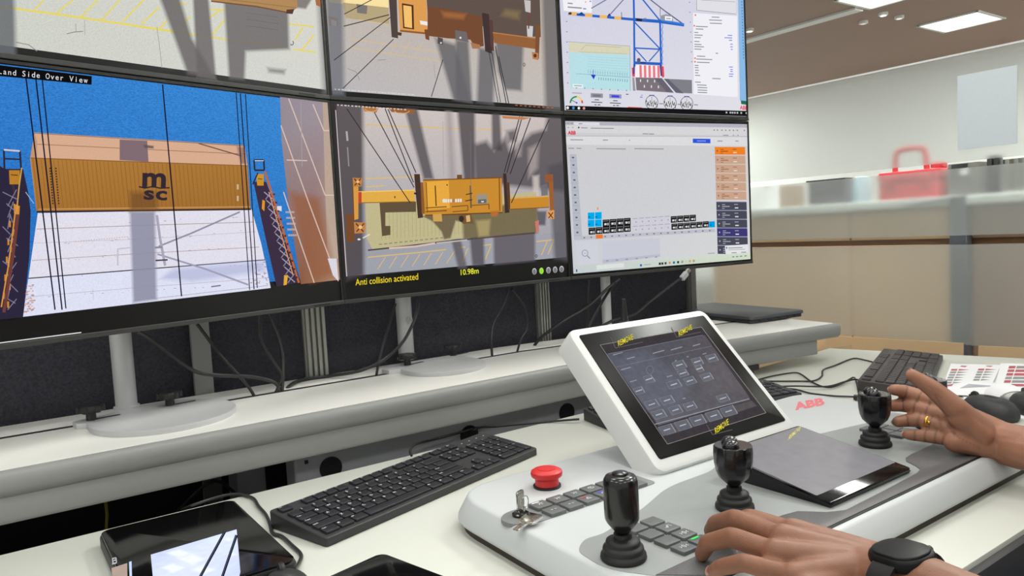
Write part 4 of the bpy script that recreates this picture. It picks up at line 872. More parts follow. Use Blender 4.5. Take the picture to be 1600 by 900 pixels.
d.dash(1106, 395.6, 11, 1.2, (160, 160, 166), SL)
LSX = lambda y: 1116.7+(y-229)*.028
def row(y, h, c, m1, m2):
    x = LSX(y); d.poly([(x, y), (x+47.4, y+.3), (x+47.8, y+h), (x+.4, y+h-.2)], c)
    d.disc(x+4, y+h*.5, 1.1, 1.3, m1); d.dash(x+9, y+h*.28, 5, 1.1, m1); d.dash(x+9, y+h*.5, 12, 1.3, m1); d.dash(x+9, y+h*.75, 4, 1, m1); d.dash(x+28, y+h*.26, 6, 1.1, m1); d.dash(x+29, y+h*.66, 5.4, 1.6, m2)
row(229.5, 12.3, (240, 130, 38), (150, 80, 30), (250, 220, 190))
for i in range(5): row(243+i*14, 13.3, (202, 164, 138), (150, 104, 84), (236, 216, 204))
for i in range(6): row(315.5+i*13.7, 12.9, (72, 74, 88) if i != 3 else (62, 58, 116), (170, 172, 184), (226, 226, 232))
for i in range(6): d.dash(LSX(315+i*13.7), 314.6+i*13.7, 47, .8, (150, 150, 186), .006)
d.poly([(1132.6, 384), (1169, 381.6), (1169.4, 396), (1134, 398)], (228, 228, 232)); d.poly([(1134, 386), (1136.5, 386), (1135.5, 390)], (60, 70, 150)); d.dash(1138, 387, 22, 1.2, (130, 130, 140), -.04); d.dash(1138, 390, 26, 1, (170, 170, 176), -.04); d.dash(1143, 394.4, 8, 1.3, (140, 140, 150), -.04); d.dash(1158, 393.6, 8, 1.3, (140, 140, 150), -.04)
d.grad([(896.4, 415), (1172.4, 394.5), (1172.8, 404.8), (897, 427.6)], [(200, 206, 206), (214, 222, 204), (206, 220, 196), (196, 204, 210)]); d.poly([(932, 414.6), (975, 411), (975, 417.5), (932.4, 421.4)], (226, 230, 226), .8)
for x, c in ((1001.5, (48, 110, 180)), (1031, (40, 40, 46)), (1035, (50, 50, 56)), (1040, (70, 70, 80)), (1046.5, (206, 150, 110)), (1053, (40, 110, 170)), (1059.5, (40, 60, 50)), (1066, (140, 160, 150)), (1072, (206, 200, 180)), (1078, (196, 170, 120)), (1084, (196, 150, 100))): d.dash(x-1.6, 410.4-(x-1031)*.083, 3.2, 3.6, c, -.08)
d.dash(1006, 413, 11, 1.5, (170, 178, 178), -.08); d.dash(900, 421, 2, 4, (40, 90, 110))
for x in (1144, 1150, 1156, 1163): d.dash(x, 400.6-(x-1144)*.08, 3.6, 1.8, (140, 144, 150), -.08)
PM = [m_scr, m_sea, m_ground]
for q in (TL, TM, TR, BL, BM, BR): q.d.build('screen_picture', PM, q.t)

# ------------------------------------------------------------------ monitor stands
def stand(px, py, k1, k2, rot, label, dc, dr, dl):
    p = onz(px, py, ZS); a = rot; u = np.array([math.cos(a), math.sin(a), 0]); n = np.array([math.sin(a), -math.cos(a), 0])
    t = thing('monitor_stand', label, 'stand', (p[0], p[1], ZS), a, 'monitor stands on the shelf')
    K1, K2 = onz(*k1, ZS+.008), onz(*k2, ZS+.008); mid = (K1+K2)/2
    L = np.linalg.norm((K2-K1)[:2]); ur = (K2-K1)/np.linalg.norm(K2-K1); nr = np.array([ur[1], -ur[0], 0])
    C = onz(*dc, ZS+.005); R_d = np.linalg.norm((onz(*dr, ZS+.005)-C)[:2]); lobe = onz(*dl, ZS+.005)
    out = [C+np.array([R_d*math.cos(w), R_d*math.sin(w), 0]) for w in np.linspace(0, 2*math.pi, 49)[:-1]]
    e_l = (lobe-K1) @ ur; wl = .021
    out = [q for q in out if not ((q-K1) @ ur < (C-K1) @ ur and abs((q-K1) @ nr) < wl)]
    k_ = max(range(len(out)), key=lambda i: np.linalg.norm((out[i]-out[i-1])[:2])); out = out[k_:]+out[:k_]
    sg = 1 if (out[-1]-K1) @ nr > 0 else -1
    out += [K1+ur*(e_l+.012)+nr*sg*wl, K1+ur*e_l+nr*sg*wl*.6, K1+ur*e_l-nr*sg*wl*.6, K1+ur*(e_l+.012)-nr*sg*wl]
    MB().prism([q[:2] for q in out], ZS, ZS+.009, .0012).build('base_plate', m_silver, t)
    for K in (K1, K2):
        kb = MB(); kb.lathe([(.0075, 0), (.0075, .013), (.017, .0135), (.0185, .016), (.0185, .021), (.0165, .024), (.001, .0245)], (K[0], K[1], ZS+.009), 20)
        for q in range(6):
            w = 2*math.pi*q/6; kb.lathe([(.004, .0135), (.004, .0235)], (K[0]+.0175*math.cos(w), K[1]+.0175*math.sin(w), ZS+.009), 8)
        kb.build('clamp_knob', m_black, t)
        MB().box((K[0]+ur[0]*.018, K[1]+ur[1]*.018, ZS+.0092), (.05, .007, .0008), [ur, -nr, (0, 0, 1)]).build('slot', m_dark, t)
    MB().lathe([(.021, 0), (.021, .004), (.0175, .005), (.0175, .86), (.001, .861)], (p[0], p[1], ZS+.009), 24).build('pole', m_silver, t)
    return t, p
KN = [((143, 657), (266, 634)), ((637, 571), (708, 556))]
s1, p1 = stand(199, 645, *KN[0], aL, 'silver pole stand with round base under the lower left monitor', (258, 650), (347, 652), (112, 662))
s2, p2 = stand(636, 567, *KN[1], aM, 'silver pole stand with round base under the lower middle monitor', (692, 572), (755, 572), (584, 578))
# third stand stands behind the touch panel
q3 = xy(947, 470, 1.43)
s3 = thing('monitor_stand', 'silver pole stand behind the touch panel, under lower right monitor', 'stand', (q3[0], q3[1], ZS), aR, 'monitor stands on the shelf')
MB().prism([(q3[0]+.09*math.cos(w), q3[1]-.02+.09*math.sin(w)) for w in np.linspace(0, 2*math.pi, 33)[:-1]], ZS, ZS+.009, .0012).build('base_plate', m_silver, s3)
MB().lathe([(.0125, 0), (.0125, .86), (.001, .861)], (q3[0], q3[1], ZS+.009), 20).build('pole', m_silver, s3)
# arms that carry the monitors (behind them)
for t, p, q in ((s1, p1, BL), (s2, p2, BM), (s3, q3, BR)):
    for z in ((ZB+ZM)/2, (ZM+ZT)/2):
        c = q.o+q.u*q.w/2
        foot = c-q.n*((c-p)[:2] @ q.n[:2]); 
        a = np.array([p[0], p[1], z]); b2 = np.array([c[0], c[1], z])-q.n*.036
        MB().tube([a, a*.5+b2*.5, b2], .011, 8, 1).build('arm', m_dark, t)
cp = xy(640, 500, p2[1]-.02)
rb = MB(); rb.tube([np.array([cp[0]+.006*math.cos(w), cp[1], cp[2]+.006*math.sin(w)]) for w in np.linspace(0, 6.1, 10)], .0016, 6, 2); rb.build('cable_clip', m_silver, s2)
# ------------------------------------------------------------------ desk
DY0, DY1 = .362, 1.165
dk = thing('desk', 'white laminate control desk with dark front edge', 'desk', (.7, .75, FL))
cR = onz(1296, 544, 0); eR = onz(1600, 560, 0)
dq = (eR-cR)/np.linalg.norm(eR-cR)
eR2 = cR+dq*((cR[1]-DY0)/-dq[1])
MB().prism([(-1.0, DY0), (eR2[0], DY0), (cR[0], cR[1]), (1.3, 1.17), (-1.0, 1.15)], -.03, 0, .0015).build('desk_top', m_white, dk)
MB().prism([(-1.0, DY0-.012), (eR2[0], DY0-.012), (eR2[0], DY0+.0), (-1.0, DY0)], -.045, -.004, .004).build('front_edge', m_dark, dk)
for x in (-.7, .2, 1.75): MB().box((x, .76, (FL-.03)/2), (.06, .5, -FL-.03)).build('leg_panel', m_grey2, dk, bevel=.004)
MB().box((.55, 1.05, -.25), (2.5, .018, .4)).build('modesty_panel', m_dark, dk)

# ------------------------------------------------------------------ keyboards
def text_on(v2, f, org, ux, uy):
    return [org+ux*q[0]+uy*q[1] for q in v2], f
ROWS = [
 [('Esc', 1), None, ('F1', 1), ('F2', 1), ('F3', 1), ('F4', 1), .5, ('F5', 1), ('F6', 1), ('F7', 1), ('F8', 1), .5, ('F9', 1), ('F10', 1), ('F11', 1), ('F12', 1)],
 [(c, 1) for c in '`1234567890-=']+[('<-', 2)],
 [('Tab', 1.5)]+[(c, 1) for c in 'QWERTYUIOP[]']+[('\\', 1.5)],
 [('Caps', 1.75)]+[(c, 1) for c in "ASDFGHJKL;'"]+[('Enter', 2.25)],
 [('Shift', 2.25)]+[(c, 1) for c in 'ZXCVBNM,./']+[('Shift', 2.75)],
 [('Ctrl', 1.25), ('#', 1.25), ('Alt', 1.25), ('', 6.25), ('Alt', 1.25), ('#', 1.25), ('=', 1.25), ('Ctrl', 1.25)]]
NAV = [['Prt', 'Scr', 'Brk'], ['Ins', 'Hm', 'Up'], ['Del', 'End', 'Dn'], None, [None, '^', None], ['<', 'v', '>']]
PAD = [['o', 'o', 'o', 'o'], ['Num', '/', '*', '-'], ['7', '8', '9', '+'], ['4', '5', '6', None], ['1', '2', '3', 'Ent'], ['0', None, '.', None]]
def keyboard(label, c, rz, L, Wd, mc, mk, mleg, h0=.012, h1=.024, tl=True):
    t = thing('keyboard', label, 'keyboard', c, rz)
    # wedge case: higher at the back
    zt = lambda y: h0+(h1-h0)*(y+Wd/2)/Wd
    P = rrect(0, 0, L, Wd, .004, 3); n = len(P)
    vs = [(p[0], p[1], .001) for p in P]+[(p[0], p[1], zt(p[1])-.0012) for p in P]+[(q[0], q[1], zt(q[1])) for q in offset(P, -.0012)]
    fs_ = [tuple(range(n))[::-1]]+[(k*n+i, k*n+(i+1) % n, (k+1)*n+(i+1) % n, (k+1)*n+i) for k in range(2) for i in range(n)]+[tuple(range(2*n, 3*n))]
    MB().add(vs, fs_).build('case', mc, t, local=True)
    for s_ in (-1, 1):
        MB().box((s_*L*.4, Wd*.42, .001), (.03, .012, .002)).build('foot', m_rubber, t, local=True)
    u = (L-.012)/22.7; v = (Wd-.012)/6.35; meshes = {}; leg = MB()
    sl_ = math.atan2(h1-h0, Wd)
    def key(x, y, w, d, ch):
        k = (round(w, 4), round(d, 4))
        if k not in meshes:
            b = MB(); P = rrect(0, 0, w-.0022, d-.0022, .0015, 2); b.prism(P, -.001, .0034, .0012); meshes[k] = b.mesh('key', mk)
        o = bpy.data.objects.new('key', meshes[k]); COL.objects.link(o); o.parent = t
        o.location = (x, y, zt(y)); o.rotation_euler = (sl_, 0, 0)
        if ch and tl:
            tv, tf, tw = text_mesh(ch); hgt = .0042 if len(ch) == 1 else .0028
            hgt = min(hgt, (w-.005)/max(tw, .1))
            e = np.array([x-w/2+.0028, y+d/2-.0028-hgt*1.0, 0]); 
            leg.add([(e[0]+q[0]*hgt, e[1]+q[1]*hgt, zt(e[1]+q[1]*hgt)+.0037) for q in tv], tf)
    yr = [Wd/2-.006-v*.5] + [Wd/2-.006-v*(1.35+i+.5-.0) for i in range(5)]
    for r, row in enumerate(ROWS):
        x = -L/2+.006
        for k in row:
            if k is None: x += u
            elif isinstance(k, float): x += u*k
            else: key(x+u*k[1]/2, yr[r], u*k[1], v, k[0]); x += u*k[1]
    for r, row in enumerate(NAV):
        for i, ch in enumerate(row or []):
            if ch: key(-L/2+.006+u*(15.3+i+.5), yr[r], u, v, ch)
    for r, row in enumerate(PAD):
        for i, ch in enumerate(row):
            if ch is None: continue
            x0 = -L/2+.006+u*(18.7+i)
            if r == 0: leg.box((x0+u*.5, yr[0], zt(yr[0])+.0004), (.003, .0012, .0004)) if tl else None
            elif ch == '0': key(x0+u, yr[r], 2*u, v, ch)
            elif ch in ('+', 'Ent'): key(x0+u*.5, yr[r]-v*.5, u, 2*v, ch)
            else: key(x0+u*.5, yr[r], u, v, ch)
    if tl: leg.build('key_legends', mleg, t, local=True, smooth=0, kind='stuff')
    return t
m_leg = mat('white_key_print', (236, 236, 238), .6, var=.01)
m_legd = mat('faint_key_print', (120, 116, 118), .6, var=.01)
kb1 = keyboard('long black keyboard with white letters in front of the raised shelf', (.518, 1.004, 0), math.radians(15.9), .44, .122, m_keyb, m_key, m_leg)
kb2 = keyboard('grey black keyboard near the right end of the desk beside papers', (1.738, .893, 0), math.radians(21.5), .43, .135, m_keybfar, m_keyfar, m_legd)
kb3 = keyboard('black keyboard mostly hidden behind the white touch panel', (1.165, 1.022, 0), math.radians(-11.5), .46, .115, m_keyb, m_key, m_leg)
def px_path(pts, z0=.003): return [onz(p[0], p[1], p[2] if len(p) > 2 else z0) for p in pts]
def cable(name, label, pts, r, m=m_cable, parent=None, n=7, cat='cable'):
    b = MB().tube(pts, r, n, 5); o = b.build(name, m, parent)
    if parent is None: tag(o, label, cat)
    return o
cable('keyboard_cable', None, px_path([(643, 712, .012), (641, 704, .014), (648, 695, .012), (668, 689), (700, 681), (722, 675), (735, 671), (748, 668, .001), (753, 670, -.01)]), .0022, parent=kb1)
cable('keyboard_cable', None, px_path([(736, 680, -.008), (741, 672, .004), (752, 667.5, .006), (772, 666.5), (810, 663), (860, 658.5), (905, 655, .008)]), .0022, parent=kb3)
Q = lambda pts, z=.003: [onz(1160+x/3.6, 530+y/3.6, z) for x, y in pts]
cable('keyboard_cable', None, Q([(742, 131), (700, 120), (640, 108), (600, 115), (520, 148), (455, 172), (446, 208), (400, 234), (300, 236), (150, 236), (70, 233), (0, 240)]), .0019, parent=kb2)
cable('loop_cable', 'thin dark cable looping from the touch panel to the far plug', Q([(40, 250), (90, 228), (180, 205), (290, 189), (335, 200), (385, 237), (450, 266), (510, 268), (580, 238), (625, 215), (640, 235), (650, 280), (655, 312)], .0035), .0019)
cable('loop_cable', 'thin dark cable running behind the logo to far keyboard', Q([(60, 275), (170, 268), (300, 264), (430, 267), (500, 262), (580, 238), (640, 226), (680, 248), (700, 282), (712, 300)], .0075), .0019)
cable('short_cable', 'short dark cable trailing from the hidden keyboard end across the desk', Q([(205, 286), (250, 279), (300, 283), (350, 296), (385, 305), (440, 312), (520, 320), (600, 323), (640, 325)]), .0019)
pl = Q([(625, 326), (690, 330)], .007); pt = thing('cable_plug', 'small black cable plug beside the right joystick', 'plug', (pl[0][0], pl[0][1], 0))
dpl = (pl[1]-pl[0]); dpl = dpl/np.linalg.norm(dpl); npl = np.array([-dpl[1], dpl[0], 0])
MB().box(pl[0]+dpl*.012, (.024, .012, .01), [dpl, npl, (0, 0, 1)]).build('plug_body', m_black, pt, bevel=.002)
MB().box(pl[0]+dpl*.03, (.014, .009, .005), [dpl, npl, (0, 0, 1)]).build('plug_tip', m_chrome, pt)

# ------------------------------------------------------------------ control console
ZC = .042
CX0, CX1, CY0, CY1 = .447, 1.285, .43, .86
cn = thing('control_console', 'white crane control console with joysticks and a tilted touch panel on the desk', 'console', (.86, .65, 0))
back = lambda x, y: onz(x, y, ZC-.004)
fp = [(CX0, .36+.08), (CX1-.05, CY0), (CX1, CY0+.09), (CX1, CY1), (CX0, CY1)]
fp = [(CX0+.012, .432), (CX1-.03, .432), (CX1, .50), (CX1, .862), (.47, .862)]
fp = roundpoly(fp, [.05, .04, .04, .06, .085], 9)
fpa = [np.array(q) for q in fp]
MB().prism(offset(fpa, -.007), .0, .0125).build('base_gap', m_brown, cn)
b = MB(); n = len(fpa)
ar = sum(fpa[i][0]*fpa[(i+1) % n][1]-fpa[(i+1) % n][0]*fpa[i][1] for i in range(n))
if ar < 0: fpa = fpa[::-1]
def topz(p): return ZC
rings = [(offset(fpa, -.002), .0115), (fpa, .0128), (fpa, .0165), (offset(fpa, -.0015), .0200), (offset(fpa, -.0125), .0395), (offset(fpa, -.0150), .0413), (offset(fpa, -.019), ZC)]
vs = [(p[0], p[1], z) for r, z in rings for p in r]
fs_ = [tuple(range(n))[::-1]]+[(k*n+i, k*n+(i+1) % n, (k+1)*n+(i+1) % n, (k+1)*n+i) for k in range(len(rings)-1) for i in range(n)]+[tuple((len(rings)-1)*n+i for i in range(n))]
b.add(vs, fs_).build('console_body', m_console, cn, smooth=60)
def cz_(pts, z=ZC): return [onz(x, y, z)[:2] for x, y in pts]
# grey membrane and the speckled wrist mat
mem = cz_([(904, 863), (906, 852), (915, 842), (941, 835), (1003, 796), (1036, 767), (1055, 757), (1110, 737), (1119, 728), (1200, 697)])
mem = mem+[onz(1346, 663, ZC)[:2], onz(1392, 653, ZC)[:2]]+[np.array([1.235, .665]), np.array([1.235, .462]), np.array([.53, .462]), onz(945, 890, ZC)[:2]]
mem = roundpoly(mem, .022, 5)
MB().prism(mem, ZC-.004, ZC+.0006, .0003).build('membrane', m_memb, cn)
wm = [np.array([.553, .4565])]+cz_([(1025, 900), (1085, 872), (1130, 848), (1190, 820)])+cz_([(1222, 807), (1246, 800.5), (1290, 802), (1321, 799), (1380, 769), (1432, 741), (1438, 735), (1430, 729), (1416, 722), (1415, 717), (1424, 711), (1455, 697)])+[np.array([1.235, .55]), np.array([1.235, .4565])]
MB().prism(wm, ZC-.004, ZC+.0018, .0006).build('wrist_mat', m_mat, cn)
MB().box((.895, .4545, ZC+.0002), (.69, .0025, .0016)).build('mat_seam', m_black, cn)
# keypad plates and buttons
pA = [np.array(q) for q in cz_([(777, 806), (807, 820), (945, 781), (1010, 762)])]
ya, yb = .6835, .7345
kp = roundpoly([(.4745, .7215), (.490, yb), (.7000, yb), (.7000, ya), (.497, ya), (.476, .700)], [.012, .01, .01, .01, .014, .012], 6)
MB().prism(kp, ZC-.004, ZC+.0008, .0004).build('keypad_plate', m_memb if 0 else mat('keypad_plate_grey', (126, 129, 129), .5, var=.03), cn)
pr = Decal((0, 0, ZC+.0052), (0, 0, 1), .00006)
r1 = [onz(x, y, ZC+.004) for x, y in ((846, 789), (871, 780), (897, 771), (922.5, 763))]
r2 = [onz(x, y, ZC+.004) for x, y in ((866.6, 797.5), (893, 788), (919, 779), (944, 770.5))]
y1_, y2_ = np.mean([q[1] for q in r1]), np.mean([q[1] for q in r2])
px1 = np.mean([r1[i+1][0]-r1[i][0] for i in range(3)]); px2 = np.mean([r2[i+1][0]-r2[i][0] for i in range(3)])
bxs = [(r1[0][0]+i*px1, y1_) for i in range(6)]+[(r2[0][0]+i*px1, y2_) for i in range(6)]
bm1 = MB().prism(rrect(0, 0, px1*.84, (y1_-y2_)*.84, .0015, 2), 0, .0042, .001).mesh('keypad_button', m_butt)
def button(me, x, y, a=0):
    o = bpy.data.objects.new('keypad_button', me); COL.objects.link(o); o.parent = cn
    rl, _ = ROOT[cn.name]; o.location = (x-rl[0], y-rl[1], ZC+.0007-rl[2]); o.rotation_euler = (0, 0, a); return o
for x, y in bxs: 
    if x < .70: button(bm1, x, y)
WHI = (224, 226, 226)
def icon(strokes, c, s, ux, uy, w=.0009):
    for st in strokes:
        for p, q in zip(st[:-1], st[1:]):
            P = np.array([c[0], c[1], ZC+.0054])+ux*p[0]*s+uy*p[1]*s; Q_ = np.array([c[0], c[1], ZC+.0054])+ux*q[0]*s+uy*q[1]*s
            dd = Q_-P; dd = dd/np.linalg.norm(dd); nn = np.array([-dd[1], dd[0], 0])*w/2; k = len(pr.v)
            pr.v += [P+nn, P-nn, Q_-nn, Q_+nn]; pr.f.append((k, k+1, k+2, k+3)); pr.c += [pr.col(WHI)]*4; pr.mi.append(0)
def patch(c, du, dv, col, z=.0053):
    k = len(pr.v); P = np.array([c[0], c[1], ZC+z])
    pr.v += [P+np.array(q) for q in ((-du, -dv, 0), (du, -dv, 0), (du, dv, 0), (-du, dv, 0))]; pr.f.append((k, k+1, k+2, k+3)); pr.c += [pr.col(col)]*4; pr.mi.append(0)
ex, ey = np.array([1., 0, 0]), np.array([0, 1., 0])
hook = [[(-.7, -.6), (-.2, .0), (-.7, .6)], [(-.2, 0), (.4, 0)], [(.1, .6), (.4, 0), (.8, .4)], [(-.1, -.6), (.5, -.5)], [(-.6, -.1), (-.2, -.1)]]
arr = [[(-.9, 0), (-.3, 0)], [(-.5, .25), (-.3, 0), (-.5, -.25)], [(.3, 0), (.9, 0)], [(.5, .25), (.3, 0), (.5, -.25)]]
circ = [[(.8*math.cos(t), .6*math.sin(t)) for t in np.linspace(0, 6.283, 13)], [(0, -.35), (0, .35)], [(-.25, .1), (0, .35), (.25, .1)]]
tri = [[(-.7, -.5), (.7, -.5), (0, .6), (-.7, -.5)], [(0, -.1), (0, .2)]]
for i, ic in enumerate((hook, hook, hook, circ, hook)): icon(ic, bxs[i], .0052, ex, ey)
for i, ic in enumerate((arr, arr, tri, circ, arr)): icon(ic, bxs[6+i], .0052, ex, ey)
patch((bxs[0][0]-.003, y1_+.0062), .0055, .0011, (235, 235, 235)); patch((bxs[8][0]-.003, y2_+.006), .0045, .0012, (214, 84, 84)); patch((bxs[9][0]-.003, y2_+.006), .0045, .0014, (70, 80, 220))
# second keypad, columns run towards the user
ka = [onz(x, y, ZC+.004) for x, y in ((1019, 814.4), (1043, 824), (1071, 834), (1094, 844))]
kb_ = [onz(x, y, ZC+.004) for x, y in ((999, 826), (1018, 835), (1045, 846), (1072, 856))]
xa, xb = np.mean([q[0] for q in ka]), np.mean([q[0] for q in kb_])
py_ = np.mean([ka[i][1]-ka[i+1][1] for i in range(3)])
ya0 = np.mean([ka[i][1]+i*py_ for i in range(4)]); yb0 = np.mean([kb_[i][1]+i*py_ for i in range(4)])
bm2 = MB().prism(rrect(0, 0, (xa-xb)*.84, py_*.84, .0015, 2), 0, .0042, .001).mesh('keypad_button', m_butt)
for i in range(4): button(bm2, xa, ya0-i*py_); button(bm2, xb, ya0-i*py_)
zero = [[(.22*math.cos(t), .5*math.sin(t)) for t in np.linspace(0, 6.283, 11)], [(-.9, .3), (-.55, 0), (-.9, -.3)], [(.9, .3), (.55, 0), (.9, -.3)]]
arc = [[(-.8, -.2), (-.2, -.2)], [(-.4, .1), (-.2, -.2), (-.4, -.5)], [(-.1, -.2), (.0, .4), (.5, .4), (.7, -.3)]]
for i, ic in ((1, arc), (2, zero)): icon(ic, (xa, ya0-i*py_), .0062, ex, ey)
icon(zero, (xb, ya0-3*py_), .0062, ex, ey)
patch((xa-.002, ya0-3*py_+py_*.27), .0055, .0016, (40, 232, 90))
# third keypad behind the right joystick
for i in range(3):
    for j in range(2): button(bm1, 1.105+j*px1*1.0, .622-i*(y1_-y2_)*.9)
# large red letters on the console
lg = Decal((0, 0, ZC), (0, 0, 1), .0001)
lg.text('ABB', (1242.5, 640.5), (1289, 631.5), (-3.2, -10.2), (222, 116, 124), .05)
m_pr = m_print
pr.build('button_symbols', [m_pr], cn)['kind'] = 'stuff'; lg.build('logo', [m_pr], cn)
# emergency stop
ec = onz(855, 760, ZC)
es = MB().lathe([(.0185, 0), (.0185, .0025), (.016, .003)], (ec[0], ec[1], ZC), 28).build('stop_collar', m_black, cn)
MB().lathe([(.0158, .001), (.0155, .011), (.017, .0125), (.0205, .015), (.0212, .0185), (.0205, .0212), (.0175, .0232), (.012, .0243), (.0118, .0249), (.001, .0255)], (ec[0], ec[1], ZC), 36).build('emergency_stop', m_red, cn)
# key switch
kc = onz(814, 806, ZC)
MB().lathe([(.0105, 0), (.0105, .0035), (.0085, .0045), (.0075, .003), (.001, .003)], (kc[0], kc[1], ZC), 24).build('key_switch', m_blackg, cn)
# joysticks
BOOT = [(r, z*.84) for r, z in [(.0225, 0), (.0238, .0025), (.0232, .0065), (.0205, .0085), (.0203, .0095), (.0212, .0125), (.0205, .0155), (.0178, .0172), (.0172, .018), (.0178, .0205), (.0172, .0232), (.0135, .0255), (.0095, .0262), (.0092, .0315), (.0070, .0318)]]
def joystick(c, kind, k=1.0):
    c = np.array([c[0], c[1], ZC+.0006])
    j = MB().lathe([(r*k, z) for r, z in BOOT], c, 32).build('joystick_boot', m_rubber, cn, smooth=60)
    g = MB()
    if kind == 1:
        pf = [(.0062, .0255), (.0075, .0280), (.0158, .0385), (.0174, .0420), (.0178, .047), (.0178, .0775), (.0172, .0825), (.0150, .0860), (.0105, .0875), (.001, .088)]
        g.lathe(pf, c, 40).build('joystick_grip', m_blackg, j, smooth=50)
        MB().lathe([(.0085, .0872), (.008, .0895), (.005, .0905), (.001, .0908)], c, 20).build('thumb_button', m_blackg, j)
    else:
        pf = [(.0045, .0250), (.0055, .0275), (.0165, .0385), (.0196, .0460), (.0212, .0560), (.0218, .066), (.0214, .0750), (.0204, .0762), (.001, .0762)]
        n_ = 48; vs = []; fs_ = []
        for q, (r, z) in enumerate(pf):
            for i in range(n_):
                a = 2*math.pi*i/n_; rr = r*(1.04-.035*(abs(math.cos(a*6))**6) if 2 <= q <= 6 else 1.03); vs.append(c+np.array([rr*math.cos(a), rr*math.sin(a), z]))
        for q in range(len(pf)-1):
            for i in range(n_): fs_.append((q*n_+i, q*n_+(i+1) % n_, (q+1)*n_+(i+1) % n_, (q+1)*n_+i))
        fs_ += [tuple(range(n_))[::-1], tuple((len(pf)-1)*n_+i for i in range(n_))]
        g.add(vs, fs_).build('joystick_grip', m_blackg, j, smooth=40)
        for dx, dy in ((-.0080, -.0035), (.0050, .0085)): MB().ball(c+np.array([dx, dy, .0765]), (.0098, .0098, .0078), 20, 12).build('thumb_button', m_blackg, j)
    return j
J1, J2, J3 = onz(974.5, 873, ZC), onz(1148, 795, ZC), onz(1367.5, 696, ZC)
joystick(J1, 1); joystick(J2, 2, .95); joystick(J3, 2, .95); joystick((1.182, .566), 2, .95)
# tilted small display
q = math.atan2(.026, .163); dl = .163/math.cos(q)
ux, uy = np.array([1., 0, 0]), np.array([0, math.cos(q), math.sin(q)]); uz = np.cross(ux, uy)
o0 = np.array([.775, .484, ZC+.004]); w_ = .182
fr_ = lambda u, v, w: o0+ux*u+uy*v+uz*w
MB().add([fr_(0, 0, 0), fr_(w_, 0, 0), fr_(w_, dl, 0), fr_(0, dl, 0), fr_(.004, .004, 0)*[1, 1, 0]+[0, 0, ZC-.003], fr_(w_-.004, .004, 0)*[1, 1, 0]+[0, 0, ZC-.003], fr_(w_-.004, dl-.004, 0)*[1, 1, 0]+[0, 0, ZC-.003], fr_(.004, dl-.004, 0)*[1, 1, 0]+[0, 0, ZC-.003]],
         [(0, 1, 2, 3), (7, 6, 5, 4), (0, 4, 5, 1), (1, 5, 6, 2), (2, 6, 7, 3), (3, 7, 4, 0)]).build('tilted_display', m_black, cn)
ds_ = bpy.data.objects['tilted_display']
MB().prism(rrect(w_/2, dl/2, w_, dl, .005, 4), 0, .0035, .0008, fr_).build('cover_glass', m_glass, ds_)
m_lcdoff = mat('unlit_screen_haze', (122, 121, 128), .26, var=.12, scale=60, bump=.02, bscale=800)  # display is off; haze on its glass is put into the grey
MB().prism(rrect(w_/2, dl*.55, w_-.004, dl*.86, .002, 2), .0034, .0038, 0, fr_).build('display_area', m_lcdoff, ds_)
dd_ = Decal(fr_(0, 0, .0039), uz, .00005)
dd_.text('REMOVE', (1231, 688), (1250, 672), (3, -8), (220, 206, 60), .02, a=.8)
dd_.build('film_tab_print', [m_print], ds_)
# ------------------------------------------------------------------ touch panel on the console
BLp = onz(1034, 720, .06); BRp = onz(1224, 657, .06); TLp = onx(905, 527, BLp[0])
ta = math.radians(44.7)
hx = np.array([1., 0, 0]); hv = np.array([0, math.cos(ta), math.sin(ta)]); hn = np.cross(hx, hv)
hw_ = BRp[0]-BLp[0]; hh_ = np.linalg.norm(TLp-BLp)
h0_ = np.array([BLp[0], (BLp[1]+BRp[1])/2, .06])
hf = lambda u, v, w: h0_+hx*u+hv*v+hn*w
e_ = .0145
MB().prism(rrect(hw_/2, hh_/2-.002, hw_+2*e_, hh_+2*e_+.004, .016, 7), -.040, .0005, .006, hf).build('touch_panel', m_hmi, cn, smooth=40)
tp = bpy.data.objects['touch_panel']
MB().prism([(h0_[0]+.09, h0_[1]+.095), (h0_[0]+hw_-.06, h0_[1]+.095), (h0_[0]+hw_-.06, h0_[1]+.135), (h0_[0]+.09, h0_[1]+.135)], ZC-.003, .095).build('panel_neck', m_hmi, tp, bevel=.01)
MB().prism(rrect(hw_/2, hh_/2, hw_, hh_, .004, 4), -.002, .0018, .0006, hf).build('front_glass', m_hglass, tp)
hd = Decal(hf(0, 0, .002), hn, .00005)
def uvpx(x, y): return (x, y)
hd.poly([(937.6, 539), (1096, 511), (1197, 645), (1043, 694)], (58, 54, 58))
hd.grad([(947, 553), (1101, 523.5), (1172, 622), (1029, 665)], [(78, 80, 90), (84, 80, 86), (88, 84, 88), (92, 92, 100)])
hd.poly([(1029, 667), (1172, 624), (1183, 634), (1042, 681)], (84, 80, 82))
hd.soft([(955, 560), (1010, 548), (1080, 600), (1060, 640), (1010, 640)], 14, (100, 104, 118), .45); hd.soft([(1080, 570), (1130, 565), (1160, 610), (1110, 620)], 14, (104, 100, 104), .4)  # soft paler patches paint the haze reflected by the film
C1, C2 = (112, 114, 124), (170, 174, 184)
HM = lambda x, y: (880+x/3.214, 480+y/3.214)
def hb(pts, lab=True):
    P = [HM(*p) for p in pts]; hd.poly(P, (98, 100, 110), .8); hd.line(P+[P[0]], .9, C1)
    hd.line([P[1], P[2]], 1.2, (140, 142, 152))
    if lab: c = np.mean(P, 0); hd.line([(c[0]-5, c[1]+1.6), (c[0]+5, c[1]-1.6)], 1.6, C2)
